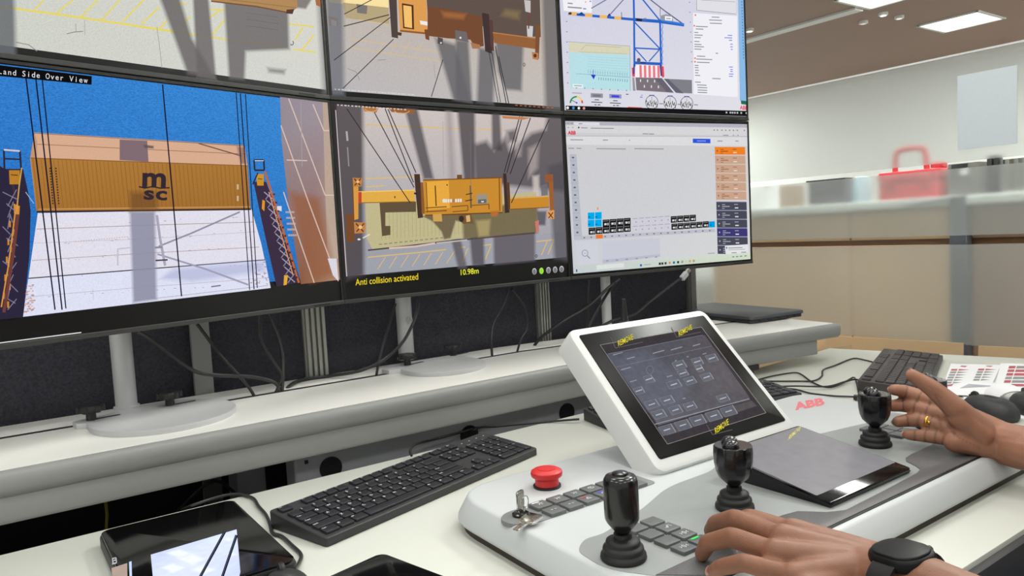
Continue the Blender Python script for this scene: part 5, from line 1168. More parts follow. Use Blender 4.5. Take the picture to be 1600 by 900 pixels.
hd.line([HM(225, 235), HM(700, 140)], .8, C1); hd.line([HM(270, 300), HM(745, 195)], .8, C1); hd.line([HM(460, 588), HM(935, 460)], 1.2, (146, 148, 156)); hd.line([HM(470, 600), HM(945, 468)], .8, (40, 38, 42))
for pts in ([(545, 280), (600, 265), (622, 300), (566, 315)], [(640, 262), (686, 250), (706, 284), (662, 296)], [(712, 245), (760, 234), (780, 266), (734, 278)], [(570, 322), (612, 310), (632, 340), (590, 352)], [(660, 298), (690, 290), (708, 318), (678, 326)], [(515, 380), (575, 362), (597, 396), (536, 412)], [(602, 360), (650, 346), (672, 378), (622, 392)], [(685, 342), (735, 328), (756, 360), (706, 374)],
            [(405, 478), (462, 462), (486, 496), (428, 514)], [(480, 458), (540, 442), (562, 476), (504, 492)], [(440, 528), (498, 512), (522, 548), (464, 564)], [(526, 506), (580, 490), (602, 526), (548, 542)], [(600, 488), (652, 472), (674, 506), (622, 522)], [(766, 448), (818, 434), (838, 466), (788, 480)],
            [(400, 350), (440, 340), (462, 372), (420, 382)], [(350, 410), (392, 398), (410, 428), (368, 440)]): hb(pts)
for x, y in ((500, 615), (580, 592), (655, 568), (735, 545), (810, 522)):
    hb([(x-24, y-12), (x+40, y-30), (x+66, y+12), (x+2, y+30)])
for x, y, w in ((250, 240, 50), (320, 260, 40), (450, 232, 60), (540, 215, 60), (650, 195, 40), (290, 315, 50), (335, 375, 36), (560, 270, 10), (620, 250, 10), (700, 236, 20), (520, 350, 30), (600, 460, 14)): P = HM(x, y); hd.line([P, (P[0]+w/3.2*.96, P[1]-w/3.2*.26)], 1.5, (146, 148, 158), .8)
hd.ring(HM(435, 315)[0], HM(435, 315)[1], 6, 7, 1, C1)
for a, b in ((HM(238, 150), HM(262, 205)), (HM(262, 205), HM(400, 175)), (HM(543, 100), HM(570, 150)), (HM(570, 150), HM(690, 125)), (HM(720, 590), HM(750, 640)), (HM(750, 640), HM(850, 615))): hd.line([a, b], .7, (110, 106, 106))
FO = [(937.6, 539), (1096, 511), (1197, 645), (1043, 694)]; hd.line(FO+[FO[0]], .8, (140, 136, 134))
YR = (214, 200, 40)
hd.text('REMOVE', HM(277, 196), HM(352, 161), (-1.2, -8.4), YR, .012); hd.text('REMOVE', HM(582, 146), HM(648, 111), (-1.2, -7.8), YR, .012); hd.text('REMOVE', HM(764, 636), HM(832, 588), (-1.2, -9), YR, .012)
m_hscr = screen_mat('dim_screen_haze', (1, 1, 1), 120, .12, 1.15)  # film's reflected haze is mixed into the lit screen's glow
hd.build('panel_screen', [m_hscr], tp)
cbk = hf(hw_*.42, hh_+.012, -.02)
MB().lathe([(.009, 0), (.009, .012), (.006, .014), (.003, .05)], cbk, 12).build('cable_gland', m_black, tp)
# ------------------------------------------------------------------ tablet, phone, mice, laptop, papers, keys
def ori(a): return np.array([math.cos(a), math.sin(a), 0]), np.array([-math.sin(a), math.cos(a), 0])
tz = .019
a0, a1, a2 = onz(159, 824, tz), onz(369, 782, tz), onz(450, 879, tz)
tb = thing('tablet', 'black tablet with a bright picture on its screen beside the near keyboard', 'tablet', (.17, .92, 0))
tw_, tl_ = np.linalg.norm(a1-a0)+.004, .27
tcx, tcy = (a0[0]+a1[0])/2-.003, (a0[1]+a1[1])/2-tl_/2
MB().prism(rrect(tcx, tcy, tw_, tl_, .014, 6), .002, tz-.002, .004).build('tablet_body', m_black, tb)
MB().prism(rrect(tcx, tcy, tw_-.004, tl_-.004, .013, 6), tz-.003, tz, .001).build('cover_glass', m_glass, tb)
MB().prism(rrect(tcx+tw_/2-.012, tcy-.02, .03, .2, .01, 4), tz-.001, tz+.0012, .001).build('edge_band', m_glass, tb) if 0 else None
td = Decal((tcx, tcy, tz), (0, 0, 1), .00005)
C4 = lambda x, y: (x/3.333, 650+y/3.333)
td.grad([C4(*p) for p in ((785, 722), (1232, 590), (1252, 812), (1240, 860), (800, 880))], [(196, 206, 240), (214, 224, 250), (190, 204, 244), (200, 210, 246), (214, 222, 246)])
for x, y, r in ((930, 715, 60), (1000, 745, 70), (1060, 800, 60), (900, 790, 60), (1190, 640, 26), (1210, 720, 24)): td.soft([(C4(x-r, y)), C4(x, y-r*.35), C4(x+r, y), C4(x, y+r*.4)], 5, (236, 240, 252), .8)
for a, b in (((1172, 600), (1030, 860)), ((1232, 620), (1150, 860))):
    td.line([C4(*a), C4(*b)], 4.4, (26, 28, 40)); td.line([C4(a[0]-2, a[1]), C4(b[0]-2, b[1])], .8, (90, 96, 120))
td.poly([C4(*p) for p in ((580, 792), (662, 766), (664, 870), (590, 870))], (170, 152, 140)); td.poly([C4(*p) for p in ((672, 760), (685, 756), (688, 870), (676, 870))], (190, 206, 250))
td.line([C4(585, 742), C4(604, 738), C4(607, 764), C4(588, 768), C4(585, 742)], 1.4, (190, 190, 196)); td.line([C4(592, 752), C4(602, 750)], 1.6, (190, 190, 196)); td.line([C4(583, 772), C4(606, 766)], 1.4, (180, 180, 186))
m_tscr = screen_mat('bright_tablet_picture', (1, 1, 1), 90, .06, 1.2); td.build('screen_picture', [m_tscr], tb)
tp_ = bpy.data.objects['tablet_body']
def phone():
    z = .009; c = onz(597, 862, z); r = onz(698, 900, z); l = onz(504, 900, z)
    u = (r-c)/np.linalg.norm(r-c); v = np.array([-u[1], u[0], 0]); v = v if (l-c) @ v > 0 else -v
    w, L = .105, .19
    ph = thing('phone', 'black glass handset with a silver rim lying in front of the console', 'phone', (*(c+u*L/2+v*w/2)[:2], 0))
    cc = c+u*(L/2)+v*(w/2); aa = math.atan2(u[1], u[0])
    MB().prism(rrect(cc[0], cc[1], L, w, .012, 6, aa), .0005, z-.0005, .002).build('silver_rim', m_chrome, ph)
    MB().prism(rrect(cc[0], cc[1], L-.004, w-.004, .011, 6, aa), z-.0015, z+.0002, .0006).build('front_glass', m_glass, ph)
phone()
def mouse(name, label, px, py, a, L=.11, Wd=.066, Hh=.036, m=m_dark, cz0=0):
    c = onz(px, py, cz0+.004); t = thing(name, label, 'mouse', (c[0], c[1], cz0), a)
    b = MB(); n = 24; vs = []; fs_ = []
    prof = [(.93, 0), (1.0, .006), (1.0, .012), (.95, .02), (.82, .028), (.6, .034), (.3, .0362), (.01, .037)]
    for k, z in prof:
        for i in range(n):
            t_ = 2*math.pi*i/n; x = math.cos(t_); y = math.sin(t_); sx = np.sign(x)*abs(x)**.85; sy = np.sign(y)*abs(y)**.85
            vs.append((sx*L/2*k-.004*(1-k), sy*Wd/2*k*(1-.06*x), z*Hh/.037+.0015*(1-k)*x))
    for q in range(len(prof)-1):
        for i in range(n): fs_.append((q*n+i, q*n+(i+1) % n, (q+1)*n+(i+1) % n, (q+1)*n+i))
    fs_ += [tuple(range(n))[::-1], tuple((len(prof)-1)*n+i for i in range(n))]
    b.add(vs, fs_).build('mouse_shell', m, t, local=True, smooth=80)
    MB().lathe([(.001, -.003), (.008, -.003), (.009, 0), (.008, .003), (.001, .003)], (L*.3, 0, Hh*.86), 16, [(0, 0, 1), (1, 0, 0), (0, 1, 0)]).build('scroll_wheel', m_rubber, t, local=True)
    MB().box((L*.28, 0, Hh*.5), (L*.3, .0008, Hh*.75)).build('button_seam', m_black, t, local=True)
    return t
mouse('mouse', 'large rounded black computer mouse behind the right hand', 1546, 648, math.radians(68), .105, .064, .038)
mouse('mouse', 'black computer mouse cut by the picture edge beside paper curl', 1612, 640, math.radians(40), .11, .064, .034)
m3 = mouse('mouse', 'black corded mouse at the corner of the bright tablet', 452, 932, math.radians(85), .095, .052, .026)
cable('mouse_cable', None, px_path([(285, 796, -.012), (300, 790, .002), (330, 780), (358, 773), (378, 773), (396, 779), (404, 791), (416, 805), (422, 820), (426, 833), (440, 838), (456, 852), (470, 866), (468, 878), (460, 890, .01)]), .0024, m_cableg, m3)
# laptop on the shelf
lz = ZS
A, B_, C_ = onz(1175, 507, lz), onz(1258, 495, lz), onz(1042, 489, lz)
u = (B_-A)/np.linalg.norm(B_-A); L1 = np.linalg.norm((B_-A)[:2]); v = np.array([-u[1], u[0], 0]); L2 = .36
lt = thing('laptop', 'closed dark grey laptop on the right end of the raised shelf', 'laptop', (*(A+u*L1/2+v*L2/2)[:2], lz))
cc = A+u*L1/2+v*L2/2; aa = math.atan2(u[1], u[0])
m_lap = mat('laptop_grey', (84, 86, 90), .42, .3, var=.03)
MB().prism(rrect(cc[0], cc[1], L1-.008, L2-.008, .01, 4, aa), lz+.002, lz+.011, .001).build('laptop_base', mat('laptop_base_dark', (52, 53, 56), .5, var=.04), lt)
MB().prism(rrect(cc[0], cc[1], L1, L2, .012, 5, aa), lz+.0115, lz+.020, .003).build('laptop_lid', m_lap, lt)
MB().prism(rrect(cc[0], cc[1], L1-.03, L2-.03, .012, 5, aa), lz, lz+.0025).build('rubber_feet', m_rubber, lt)
for k, w in ((.16, .008), (.34, .014), (.52, .016), (.68, .008), (.82, .004)):
    p = A+u*L1*k+v*.0038; MB().box((p[0], p[1], lz+.0065), (w, .002, .0045), [u, v, (0, 0, 1)]).build('port', m_black, lt)
# printed sheets
def sheet(name, label, corners, z, prints):
    P = [onz(x, y, z) for x, y in corners]; c = np.mean(P, 0)
    t = thing(name, label, 'paper', (c[0], c[1], z))
    MB().prism([p[:2] for p in P], z, z+.0012).build('sheet', m_paper, t)
    d = Decal((0, 0, z+.0013), (0, 0, 1), .00004)
    prints(d); d.build('printed_charts', [m_print], t)['kind'] = 'stuff'
GR, RD = (150, 150, 150), (190, 80, 96)
C3 = lambda x, y: (1300+x/5, 560+y/5)
def pr1(d):
    random.seed(2)
    for (x0, y0, n, cols) in ((935, 82, 6, 0), (1145, 80, 5, 0)):
        for i in range(n):
            x = x0-i*9; y = y0+i*20
            c = RD if i == 0 else GR
            d.poly([C3(x, y), C3(x+48, y), C3(x+40, y+14), C3(x-8, y+14)], c, .8); d.poly([C3(x+58, y), C3(x+140-i*4, y+6), C3(x+50, y+14)], RD if i == 0 else GR, .8)
    d.poly([C3(1010, 56), C3(1060, 58), C3(1040, 68), C3(1000, 64)], RD, .7); d.poly([C3(1210, 56), C3(1260, 58), C3(1240, 66), C3(1200, 62)], RD, .7)
    d.poly([C3(900, 205), C3(950, 198), C3(935, 216), C3(890, 218)], RD, .8)
def pr2(d):
    for i in range(6):
        x = 1385-i*9; y = 58+i*28
        d.poly([C3(x, y), C3(x+52, y), C3(x+44, y+20), C3(x-8, y+20)], (RD, RD, RD, GR, RD, GR)[i], .85); d.poly([C3(x+62, y), C3(x+170, y+2), C3(x+160, y+20), C3(x+52, y+20)], (GR, RD, RD, GR, GR, RD)[i], .85)
def pr3(d):
    for i in range(9): d.line([C3(1000+i*8, 232-i*4), C3(1330+i*6, 210+i*2)], .8, (190, 190, 200), .6)
sheet('printed_sheet', 'printed sheet with grey and red bars beside the far keyboard', [C3(930, 45), C3(1320, 55), C3(1230, 250), C3(850, 250)], .0002, pr1)
sheet('printed_sheet', 'printed sheet with rows of red bars at the picture edge', [C3(1318, 40), C3(1620, 52), C3(1600, 280), C3(1270, 230)], .0022, pr2)
sheet('lined_sheet', 'white sheet with thin lines lying over the printed sheet', [C3(1030, 175), C3(1400, 205), C3(1330, 300), C3(880, 285)], .0042, pr3)
sheet('mouse_sheet', 'white sheet of paper under the large rounded mouse', [C3(1000, 270), C3(1600, 330), C3(1600, 480), C3(1130, 455)], .0001, lambda d: d.line([C3(1250, 470), C3(1500, 476)], .6, (200, 200, 206)))
# curled booklet page
bc = onz(1578, 624, .004); bt = thing('booklet', 'curled booklet page with bluish edge behind the large mouse', 'booklet', (bc[0], bc[1], 0))
ub, vb = ori(math.radians(-50))
P = []
for t_ in np.linspace(0, math.pi, 11): P.append((-.034*math.cos(t_), .022*math.sin(t_)))
for k, off in enumerate((0, .002, .004)):
    b = MB(); vs = []; fs_ = []
    for (x, z) in P:
        for s_ in (-.035, .035):
            p = bc+ub*(x*(1-off*8))+vb*s_; vs += [(p[0], p[1], .0062+z*(1-off*12))]
    for (x, z) in P:
        for s_ in (-.035, .035):
            p = bc+ub*(x*(1-off*8)*.985)+vb*s_; vs += [(p[0], p[1], .0055+z*(1-off*12)*.975)]
    m = len(P)*2
    for i in range(len(P)-1):
        a = 2*i; fs_ += [(a, a+1, a+3, a+2), (m+a+2, m+a+3, m+a+1, m+a), (a, a+2, m+a+2, m+a), (a+3, a+1, m+a+1, m+a+3)]
    b.add(vs, fs_).build('page', mat('bluish_paper', (176, 176, 204), .6) if k == 1 else m_paper, bt)
# keys
def keyshape(b, org, u, v, n, L=.03, bow=(.0225, .024)):
    f = lambda x, y, z: org+u*x+v*y+n*z
    b.prism(rrect(0, bow[1]/2, bow[0]*.62, bow[1], .003, 4), -.0011, .0011, .0003, f)
    b.prism([(-.0038, -L), (.0036, -L), (.0042, -L*.82), (.0032, -L*.72), (.0042, -L*.58), (.0032, -L*.46), (.0042, -L*.34), (.0042, .002), (-.0038, .002)], -.0009, .0009, .0002, f)
kt = thing('key', 'silver key standing upright in the console key switch', 'key', (kc[0], kc[1], ZC+.003))
kb_m = MB(); uu, vv = ori(math.radians(20)); keyshape(kb_m, np.array([kc[0], kc[1], ZC+.007]), uu, np.array([0, 0, 1.]), vv, .006, (.0225, .024)); kb_m.build('key_blade', m_chrome, kt)
MB().box(np.array([kc[0], kc[1], ZC+.029])+uu*.003, (.004, .0005, .004), [uu, vv, (0, 0, 1)]).build('key_hole', m_dark, kt) if 0 else None
MB().prism(rrect(0, .011, .012, .016, .002, 3), .0011, .0013, 0, lambda x, y, z: np.array([kc[0], kc[1], ZC+.007])+uu*x+np.array([0, 0, 1.])*y-vv*z).build('key_stamp', m_alu, kt)
k2 = thing('key', 'silver key lying flat, hanging off the upright key', 'key', (kc[0]+.005, kc[1]-.01, ZC))
e1 = onz(838, 806, ZC+.006); e2 = onz(806, 831, ZC+.002)
vv2 = (e1-e2); Ltot = np.linalg.norm(vv2); vv2 = vv2/Ltot; uu2 = np.cross(vv2, [0, 0, 1]); uu2 /= np.linalg.norm(uu2); nn2 = np.cross(uu2, vv2)
kk = MB(); org = e2+vv2*(Ltot-.022); keyshape(kk, org+nn2*.002, uu2, vv2, nn2, Ltot-.022, (.036, .022)); kk.build('key_blade', m_chrome, k2)
rp = np.array([kc[0], kc[1], ZC+.021])+uu*.005
MB().tube([rp+np.array([.0085*math.cos(w), -.004+.004*math.cos(w), -.006+.0085*math.sin(w)]) for w in np.linspace(0, 6.2, 17)], .0006, 6, 2).build('key_ring', m_chrome, k2)

# ------------------------------------------------------------------ cables behind and on the shelf
def cab(label, pts, r=.003, m=m_cable):
    cable('cable', label, [onz(p[0], p[1], p[2]) if len(p) == 3 else xy(p[0], p[1], p[3]) for p in pts], r, m)
Y = lambda px, py, y: (px, py, 0, y)
ys = slot+.004
cab('dark cable sagging from the lower left monitor to the shelf slot', [Y(215, 518, 1.40), Y(232, 528, 1.41), Y(262, 550, 1.415), Y(300, 578, ys+.0), Y(335, 586, ys), Y(385, 588, ys), Y(415, 593, ys), Y(432, 600, ys), Y(437, 612, ys)], .0035, m_cableg)
cab('thin dark cable hanging in front of the flat grey post', [Y(308, 506, 1.42), Y(320, 522, 1.42), Y(345, 555, 1.425), Y(372, 585, ys), Y(390, 607, ys), Y(398, 620, ys)], .003)
cab('pale grey cable falling from the left middle seam to the slot', [Y(406, 490, 1.42), Y(408, 530, 1.42), Y(424, 560, 1.42), Y(440, 585, ys), Y(436, 602, ys), Y(431, 613, ys)], .0032, m_cableg)
cab('dark grey cable beside the pale one, falling to the slot', [Y(420, 490, 1.43), Y(436, 530, 1.43), Y(442, 560, 1.425), Y(442, 590, ys), Y(441, 612, ys)], .0032, m_cableg)
cab('grey cable curving from the middle stand pole down to the slot', [Y(655, 468, 1.42), Y(651, 490, 1.42), Y(644, 508, 1.41), Y(628, 536, 1.41), Y(600, 562, 1.412), Y(560, 580, 1.412), (510, 588, ZS+.004), (470, 594, ZS+.004), (452, 603, ZS+.004), (446, 612, ZS-.01)], .0034, m_cableg)
cab('thin dark cable behind the middle stand pole', [Y(618, 474, 1.46), Y(604, 520, 1.46), Y(594, 556, 1.44), Y(590, 575, ys), Y(588, 588, ys)], .0028)
cab('black cable hanging right of the middle stand base', [Y(796, 450, 1.42), Y(788, 475, 1.42), Y(772, 505, 1.43), Y(768, 530, ys), Y(769, 556, ys)], .003)
cab('thin black cable bowing beside the slotted post', [Y(800, 452, 1.42), Y(820, 480, 1.43), Y(824, 510, 1.43), Y(814, 530, ys), Y(808, 550, ys)], .0026)
cab('black cable running up toward the lower right monitor', [(832, 545, ZS-.01), (845, 528, ZS+.02), Y(880, 502, 1.40), Y(920, 478, 1.41), Y(948, 452, 1.40), Y(968, 436, 1.39)], .0038)
cab('black cable behind the touch panel, leaning right', [Y(919, 512, 1.40), Y(925, 500, 1.41), Y(945, 465, 1.41), Y(962, 440, 1.39)], .0036)
cab('thin black cable hanging straight behind the touch panel', [Y(918, 515, 1.42), Y(917, 490, 1.42), Y(920, 438, 1.40)], .003)
cab('black cable rising from the touch panel to right monitor corner', [Y(934, 513, 1.36), Y(960, 500, 1.36), Y(990, 492, 1.36), Y(1015, 472, 1.36), Y(1050, 445, 1.345), Y(1066, 434, 1.34)], .0036)
pc_ = xy(1069, 431, 1.338); pg = thing('plug', 'small grey plug under the lower right monitor corner', 'plug', (pc_[0], pc_[1], pc_[2]-.01))
MB().box(pc_, (.024, .012, .014), [(.8, 0, .6), (0, 1, 0), (-.6, 0, .8)]).build('plug_body', m_silver, pg, bevel=.002)
MB().box(pc_+np.array([.014, 0, .0105]), (.014, .008, .009), [(.8, 0, .6), (0, 1, 0), (-.6, 0, .8)]).build('plug_tip', m_chrome, pg)
# yellow wire and dark equipment under the shelf
uw = thing('cable_tray', 'dark cable tray with wires under the raised shelf at the left', 'tray', (-.1, 1.38, -.2))
MB().box((-.32, 1.40, -.14), (1.2, .16, .02)).build('tray_floor', m_black, uw); MB().box((-.32, 1.475, -.09), (1.2, .01, .1)).build('tray_back', m_black, uw)
for i, x in enumerate((-.62, -.5, -.3, -.16, .03)): MB().box((x, 1.36, -.10), (.05, .05, .05)).build('socket', m_dark, uw, bevel=.003)
MB().tube([(.13, 1.36, .02), (.135, 1.35, -.04), (.12, 1.36, -.12)], .0025, 6, 4).build('yellow_wire', mat('yellow_sheath', (150, 140, 50), .5), uw)
MB().tube([(.34, 1.37, -.06), (.30, 1.34, -.02), (.26, 1.36, -.05), (.2, 1.37, -.11)], .003, 6, 4).build('dark_wire', m_cableg, uw)
# ------------------------------------------------------------------ the person at the console
def chain(mb, P, R, n=14):
    P = [np.array(p, float) for p in P]
    for i in range(len(P)-1):
        d = P[i+1]-P[i]; L = np.linalg.norm(d)
        if L < 1e-5: continue
        m = max(2, int(L/.004)) if L < .12 else 6
        mb.tube([P[i]+d*k/m for k in range(m+1)], list(np.linspace(R[i], R[i+1], m+1)), n, 1)
    for p, r in zip(P, R): mb.ball(p, r*1.0, n, 8)
def bake(mb, voxel, it, fac=.5):
    me = bpy.data.meshes.new('b'); me.from_pydata([tuple(p) for p in mb.v], [], mb.f)
    o = bpy.data.objects.new('b', me); COL.objects.link(o)
    r = o.modifiers.new('r', 'REMESH'); r.mode = 'VOXEL'; r.voxel_size = voxel
    s_ = o.modifiers.new('s', 'SMOOTH'); s_.iterations = it; s_.factor = fac
    dg = bpy.context.evaluated_depsgraph_get(); ev = o.evaluated_get(dg); m2 = ev.to_mesh()
    V = np.empty(len(m2.vertices)*3); m2.vertices.foreach_get('co', V); Fs = [tuple(p.vertices) for p in m2.polygons]
    V = V.reshape(-1, 3).copy(); ev.to_mesh_clear(); bpy.data.objects.remove(o); bpy.data.meshes.remove(me)
    return V, Fs
D3 = lambda pts: [ond(*p) for p in pts]; Z3 = lambda pts: [onz(*p) for p in pts]
RF = [.0106, .0100, .0090, .0078]
# left hand: palm down, fingertips on the keypad
Lw = onz(1362, 888, .070); Lf = onz(1412, 905, .074)
LH = dict(index=Z3([(1240, 832, .083), (1172, 810, .082), (1143, 818, .066), (1130, 828, .051)]),
          middle=Z3([(1224, 842, .085), (1148, 811, .083), (1119, 818, .067), (1111, 829, .052)]),
          ring=Z3([(1213, 864, .081), (1143, 839, .081), (1106, 848, .068), (1097, 866, .051)]),
          little=Z3([(1240, 900, .073), (1162, 879, .074), (1127, 886, .063), (1114, 893, .053)]))
lfx = (Lf-Lw)/np.linalg.norm(Lf-Lw)
hb_ = MB()
Rs = dict(index=1.0, middle=1.03, ring=.97, little=.86)
for k, P in LH.items(): chain(hb_, P, [r*Rs[k] for r in RF])
wr_off = dict(index=.014, middle=.005, ring=-.005, little=-.014)
side = np.cross(lfx, [0, 0, 1]); side /= np.linalg.norm(side)
if side[0] < 0: side = -side
for k, P in LH.items(): chain(hb_, [P[0], Lw+side*wr_off[k]+np.array([0, 0, .002])], [.0128*Rs[k]+.0008, .0165])
# thumb lies under the far side of the hand
tl = [Lw+side*.017-lfx*.012+np.array([0, 0, -.006]), LH['index'][0]*.55+Lw*.45+side*.020+np.array([0, 0, -.020]), LH['index'][0]+side*.018+np.array([0, .012, -.026]), LH['index'][0]+side*.010+np.array([0, .036, -.030])]
chain(hb_, tl, [.0165, .0135, .0105, .0082])
chain(hb_, [Lw-side*.010+np.array([0, 0, -.004]), LH['little'][0]+np.array([0, -.012, -.006])], [.016, .013])
Le = np.array([.60, .085, .045])
fw = Lw+(Le-Lw)*.0
chain(hb_, [Lw+side*.009, Lw+lfx*.03+side*.009], [.0205, .021]); chain(hb_, [Lw-side*.009, Lw+lfx*.03-side*.009], [.0205, .021])
chain(hb_, [Lw+lfx*.02, Lw+lfx*.06, Lw*.55+Le*.45, Le*.75+Lw*.25, Le], [.0215, .0245, .033, .042, .044])
# right hand: palm towards the left, fingers reaching to the joystick
Rw = ond(1560, 691, 1.03)
RH = dict(index=D3([(1484, 637, 1.056), (1436, 619, 1.092), (1412, 611, 1.102), (1397, 609, 1.100)]),
          middle=D3([(1482, 652, 1.048), (1430, 635, 1.092), (1408, 633, 1.106), (1391, 634, 1.104)]),
          ring=D3([(1483, 669, 1.042), (1436, 656, 1.078), (1416, 657, 1.090), (1403, 659, 1.089)]),
          little=D3([(1486, 686, 1.036), (1445, 681, 1.060), (1428, 680, 1.070), (1418, 679, 1.070)]))
for k, P in RH.items(): chain(hb_, P, [r*Rs[k]*1.08 for r in RF])
Re = np.array([1.09, .185, .045]); rfx = (Re-Rw)/np.linalg.norm(Re-Rw)
up = np.array([0, 0, 1.]); 
ro = dict(index=.015, middle=.005, ring=-.004, little=-.012)
for k, P in RH.items(): chain(hb_, [P[0], Rw+up*ro[k]], [.0128*Rs[k]+.0008, .0165])
chain(hb_, D3([(1542, 678, 1.028), (1492, 637, 1.022), (1457, 607, 1.028), (1425, 586, 1.034)]), [.0165, .0158, .0122, .0088])
chain(hb_, D3([(1532, 680, 1.022), (1498, 650, 1.023)]), [.0165, .0165])
chain(hb_, D3([(1548, 699, 1.026), (1492, 690, 1.026)]), [.0165, .0150])
chain(hb_, D3([(1500, 664, 1.040), (1530, 680, 1.030)]), [.013, .015])
chain(hb_, [Rw+up*.007, Rw+rfx*.03+up*.007], [.0225, .0235]); chain(hb_, [Rw-up*.006, Rw+rfx*.03-up*.006], [.0225, .0235])
chain(hb_, [Rw+rfx*.02, Rw+rfx*.06, Rw*.55+Re*.45, Re*.75+Rw*.25, Re], [.0265, .029, .036, .044, .045])
Vh, Fh = bake(hb_, .0019, 7)
# upper body (outside the picture): arms, trunk, neck, head and legs in one coarse surface
ub_ = MB(); bxp = .86
sL, sR = np.array([bxp-.175, -.10, .40]), np.array([bxp+.175, -.10, .40])
hipL, hipR = np.array([bxp-.09, -.12, -.20]), np.array([bxp+.09, -.12, -.20])
kL, kR = np.array([bxp-.20, .33, -.215]), np.array([bxp+.36, .37, -.20])
fL_, fR_ = np.array([bxp-.20, .27, FL+.07]), np.array([bxp+.36, .30, FL+.07])
chain(ub_, [Le+(Lw-Le)*.12, Le, Le*.5+sL*.5, sL], [.041, .043, .047, .056]); chain(ub_, [Re+(Rw-Re)*.12, Re, Re*.5+sR*.5, sR], [.042, .044, .047, .056])
for dx in (-.10, 0, .10): chain(ub_, [np.array([bxp+dx*.75, -.12, -.18]), np.array([bxp+dx*.7, -.12, .0]), np.array([bxp+dx, -.11, .22]), np.array([bxp+dx*1.2, -.11, .38])], [.115, .105, .11, .072])
chain(ub_, [sL, np.array([bxp, -.11, .42]), sR], [.056, .07, .056])
chain(ub_, [np.array([bxp, -.11, .42]), np.array([bxp, -.10, .55])], [.058, .053])
hc = np.array([bxp, -.075, .655])
ub_.ball(hc+np.array([0, -.01, .02]), (.075, .092, .098), 24, 16); ub_.ball(hc+np.array([0, .022, -.045]), (.056, .066, .068), 20, 14)
chain(ub_, [hc+np.array([0, .083, .018]), hc+np.array([0, .104, -.018])], [.010, .015]); 
for s_ in (-1, 1):
    ub_.ball(hc+np.array([s_*.077, -.012, .0]), (.010, .020, .032), 12, 8); ub_.ball(hc+np.array([s_*.034, .068, -.012]), (.020, .014, .016), 12, 8)
    chain(ub_, [hc+np.array([s_*.014, .086, .034]), hc+np.array([s_*.050, .070, .034])], [.009, .008])
chain(ub_, [hc+np.array([-.020, .080, -.050]), hc+np.array([0, .087, -.050]), hc+np.array([.020, .080, -.050])], [.008, .0095, .008]); ub_.ball(hc+np.array([0, .070, -.092]), (.026, .02, .018), 12, 8)
for h_, k_, f_ in ((hipL, kL, fL_), (hipR, kR, fR_)):
    chain(ub_, [h_, h_*.4+k_*.6, k_, k_*.55+f_*.45, f_, f_+np.array([0, .14, -.03])], [.098, .078, .06, .055, .042, .034])
Vb, Fb = bake(ub_, .007, 3)
nV = len(Vh); V = np.concatenate([Vh, Vb]); Fs = Fh+[tuple(i+nV for i in f) for f in Fb]
# skin colour: paler palms, darker creases and knuckles
me = bpy.data.meshes.new('body'); 
pp = thing('person', 'person working the console, hands at keypad and joystick, watch and gold ring worn', 'person', (bxp, -.1, FL))
rl_, _ = ROOT[pp.name]
me.from_pydata([tuple(p) for p in V-rl_], [], Fs); me.polygons.foreach_set('use_smooth', [True]*len(me.polygons)); me.update()
N = np.empty(len(V)*3); me.vertices.foreach_get('normal', N); N = N.reshape(-1, 3)
base = lin((136, 91, 68)); palm = lin((168, 118, 94)); dark = lin((80, 48, 34))
palmdir = -(ray(1480, 660)/np.linalg.norm(ray(1480, 660)))
cw = np.zeros(len(V)); kw = np.zeros(len(V))
isR = (V[:, 0] > .95) & (V[:, 1] > .40) & (np.arange(len(V)) < nV)
cw[isR] = np.clip((N[isR] @ palmdir)*1.5, 0, 1)
isL = (V[:, 0] < .8) & (V[:, 1] > .30) & (np.arange(len(V)) < nV)
cw[isL] = np.clip(-N[isL][:, 2]*1.4, 0, 1)*.8
def crease(p, axis, hw, rad, amt, facing=None):
    global V
    axis = axis/np.linalg.norm(axis); r = V-p; t = r @ axis; rr = np.linalg.norm(r-np.outer(t, axis), axis=1)
    w = np.exp(-(t/hw)**2)*(rr < rad)
    if facing is not None: w = w*np.clip(N @ facing*2, 0, 1)
    kw[:] = np.maximum(kw, w*amt); V = V-N*(w*amt*.0009)[:, None]
for k, P in RH.items():
    for i, hw in ((1, .0012), (2, .0010)): crease(P[i]+(P[i-1]-P[i])*.08, P[i+1]-P[i-1], hw, .014, .9, palmdir)
    crease(P[0]+(P[1]-P[0])*.52, P[1]-P[0], .0013, .014, .75, palmdir)
for k, P in LH.items():
    crease(P[1], P[2]-P[0], .0035, .015, .35, np.array([0, 0, 1.])); crease(P[2], P[3]-P[1], .0018, .012, .4, np.array([0, 0, 1.]))
# palm lines
def palmline(pts, hw, amt):
    global V
    P = spline([ond(*p) for p in pts], 6); dmin = np.full(len(V), 9.)
    for p in P: dmin = np.minimum(dmin, np.linalg.norm((V-p)-np.outer((V-p) @ palmdir, palmdir), axis=1))
    w = np.exp(-(dmin/hw)**2)*isR*np.clip(N @ palmdir*2, 0, 1); kw[:] = np.maximum(kw, w*amt); V = V-N*(w*amt*.001)[:, None]
palmline([(1462, 618, 1.03), (1472, 640, 1.03), (1480, 664, 1.03), (1500, 684, 1.02), (1530, 700, 1.01)], .0013, .6)
palmline([(1466, 650, 1.03), (1470, 672, 1.03), (1472, 690, 1.03)], .0012, .4)
palmline([(1452, 604, 1.03), (1470, 622, 1.03)], .0011, .35)
me.vertices.foreach_set('co', (V-rl_).ravel())
col = base*(1-cw[:, None])+palm*cw[:, None]; col = col*(1-kw[:, None]*.75)+dark*kw[:, None]*.75
at = me.color_attributes.new('Col', 'FLOAT_COLOR', 'POINT'); at.data.foreach_set('color', np.concatenate([col, np.ones((len(V), 1))], 1).ravel())
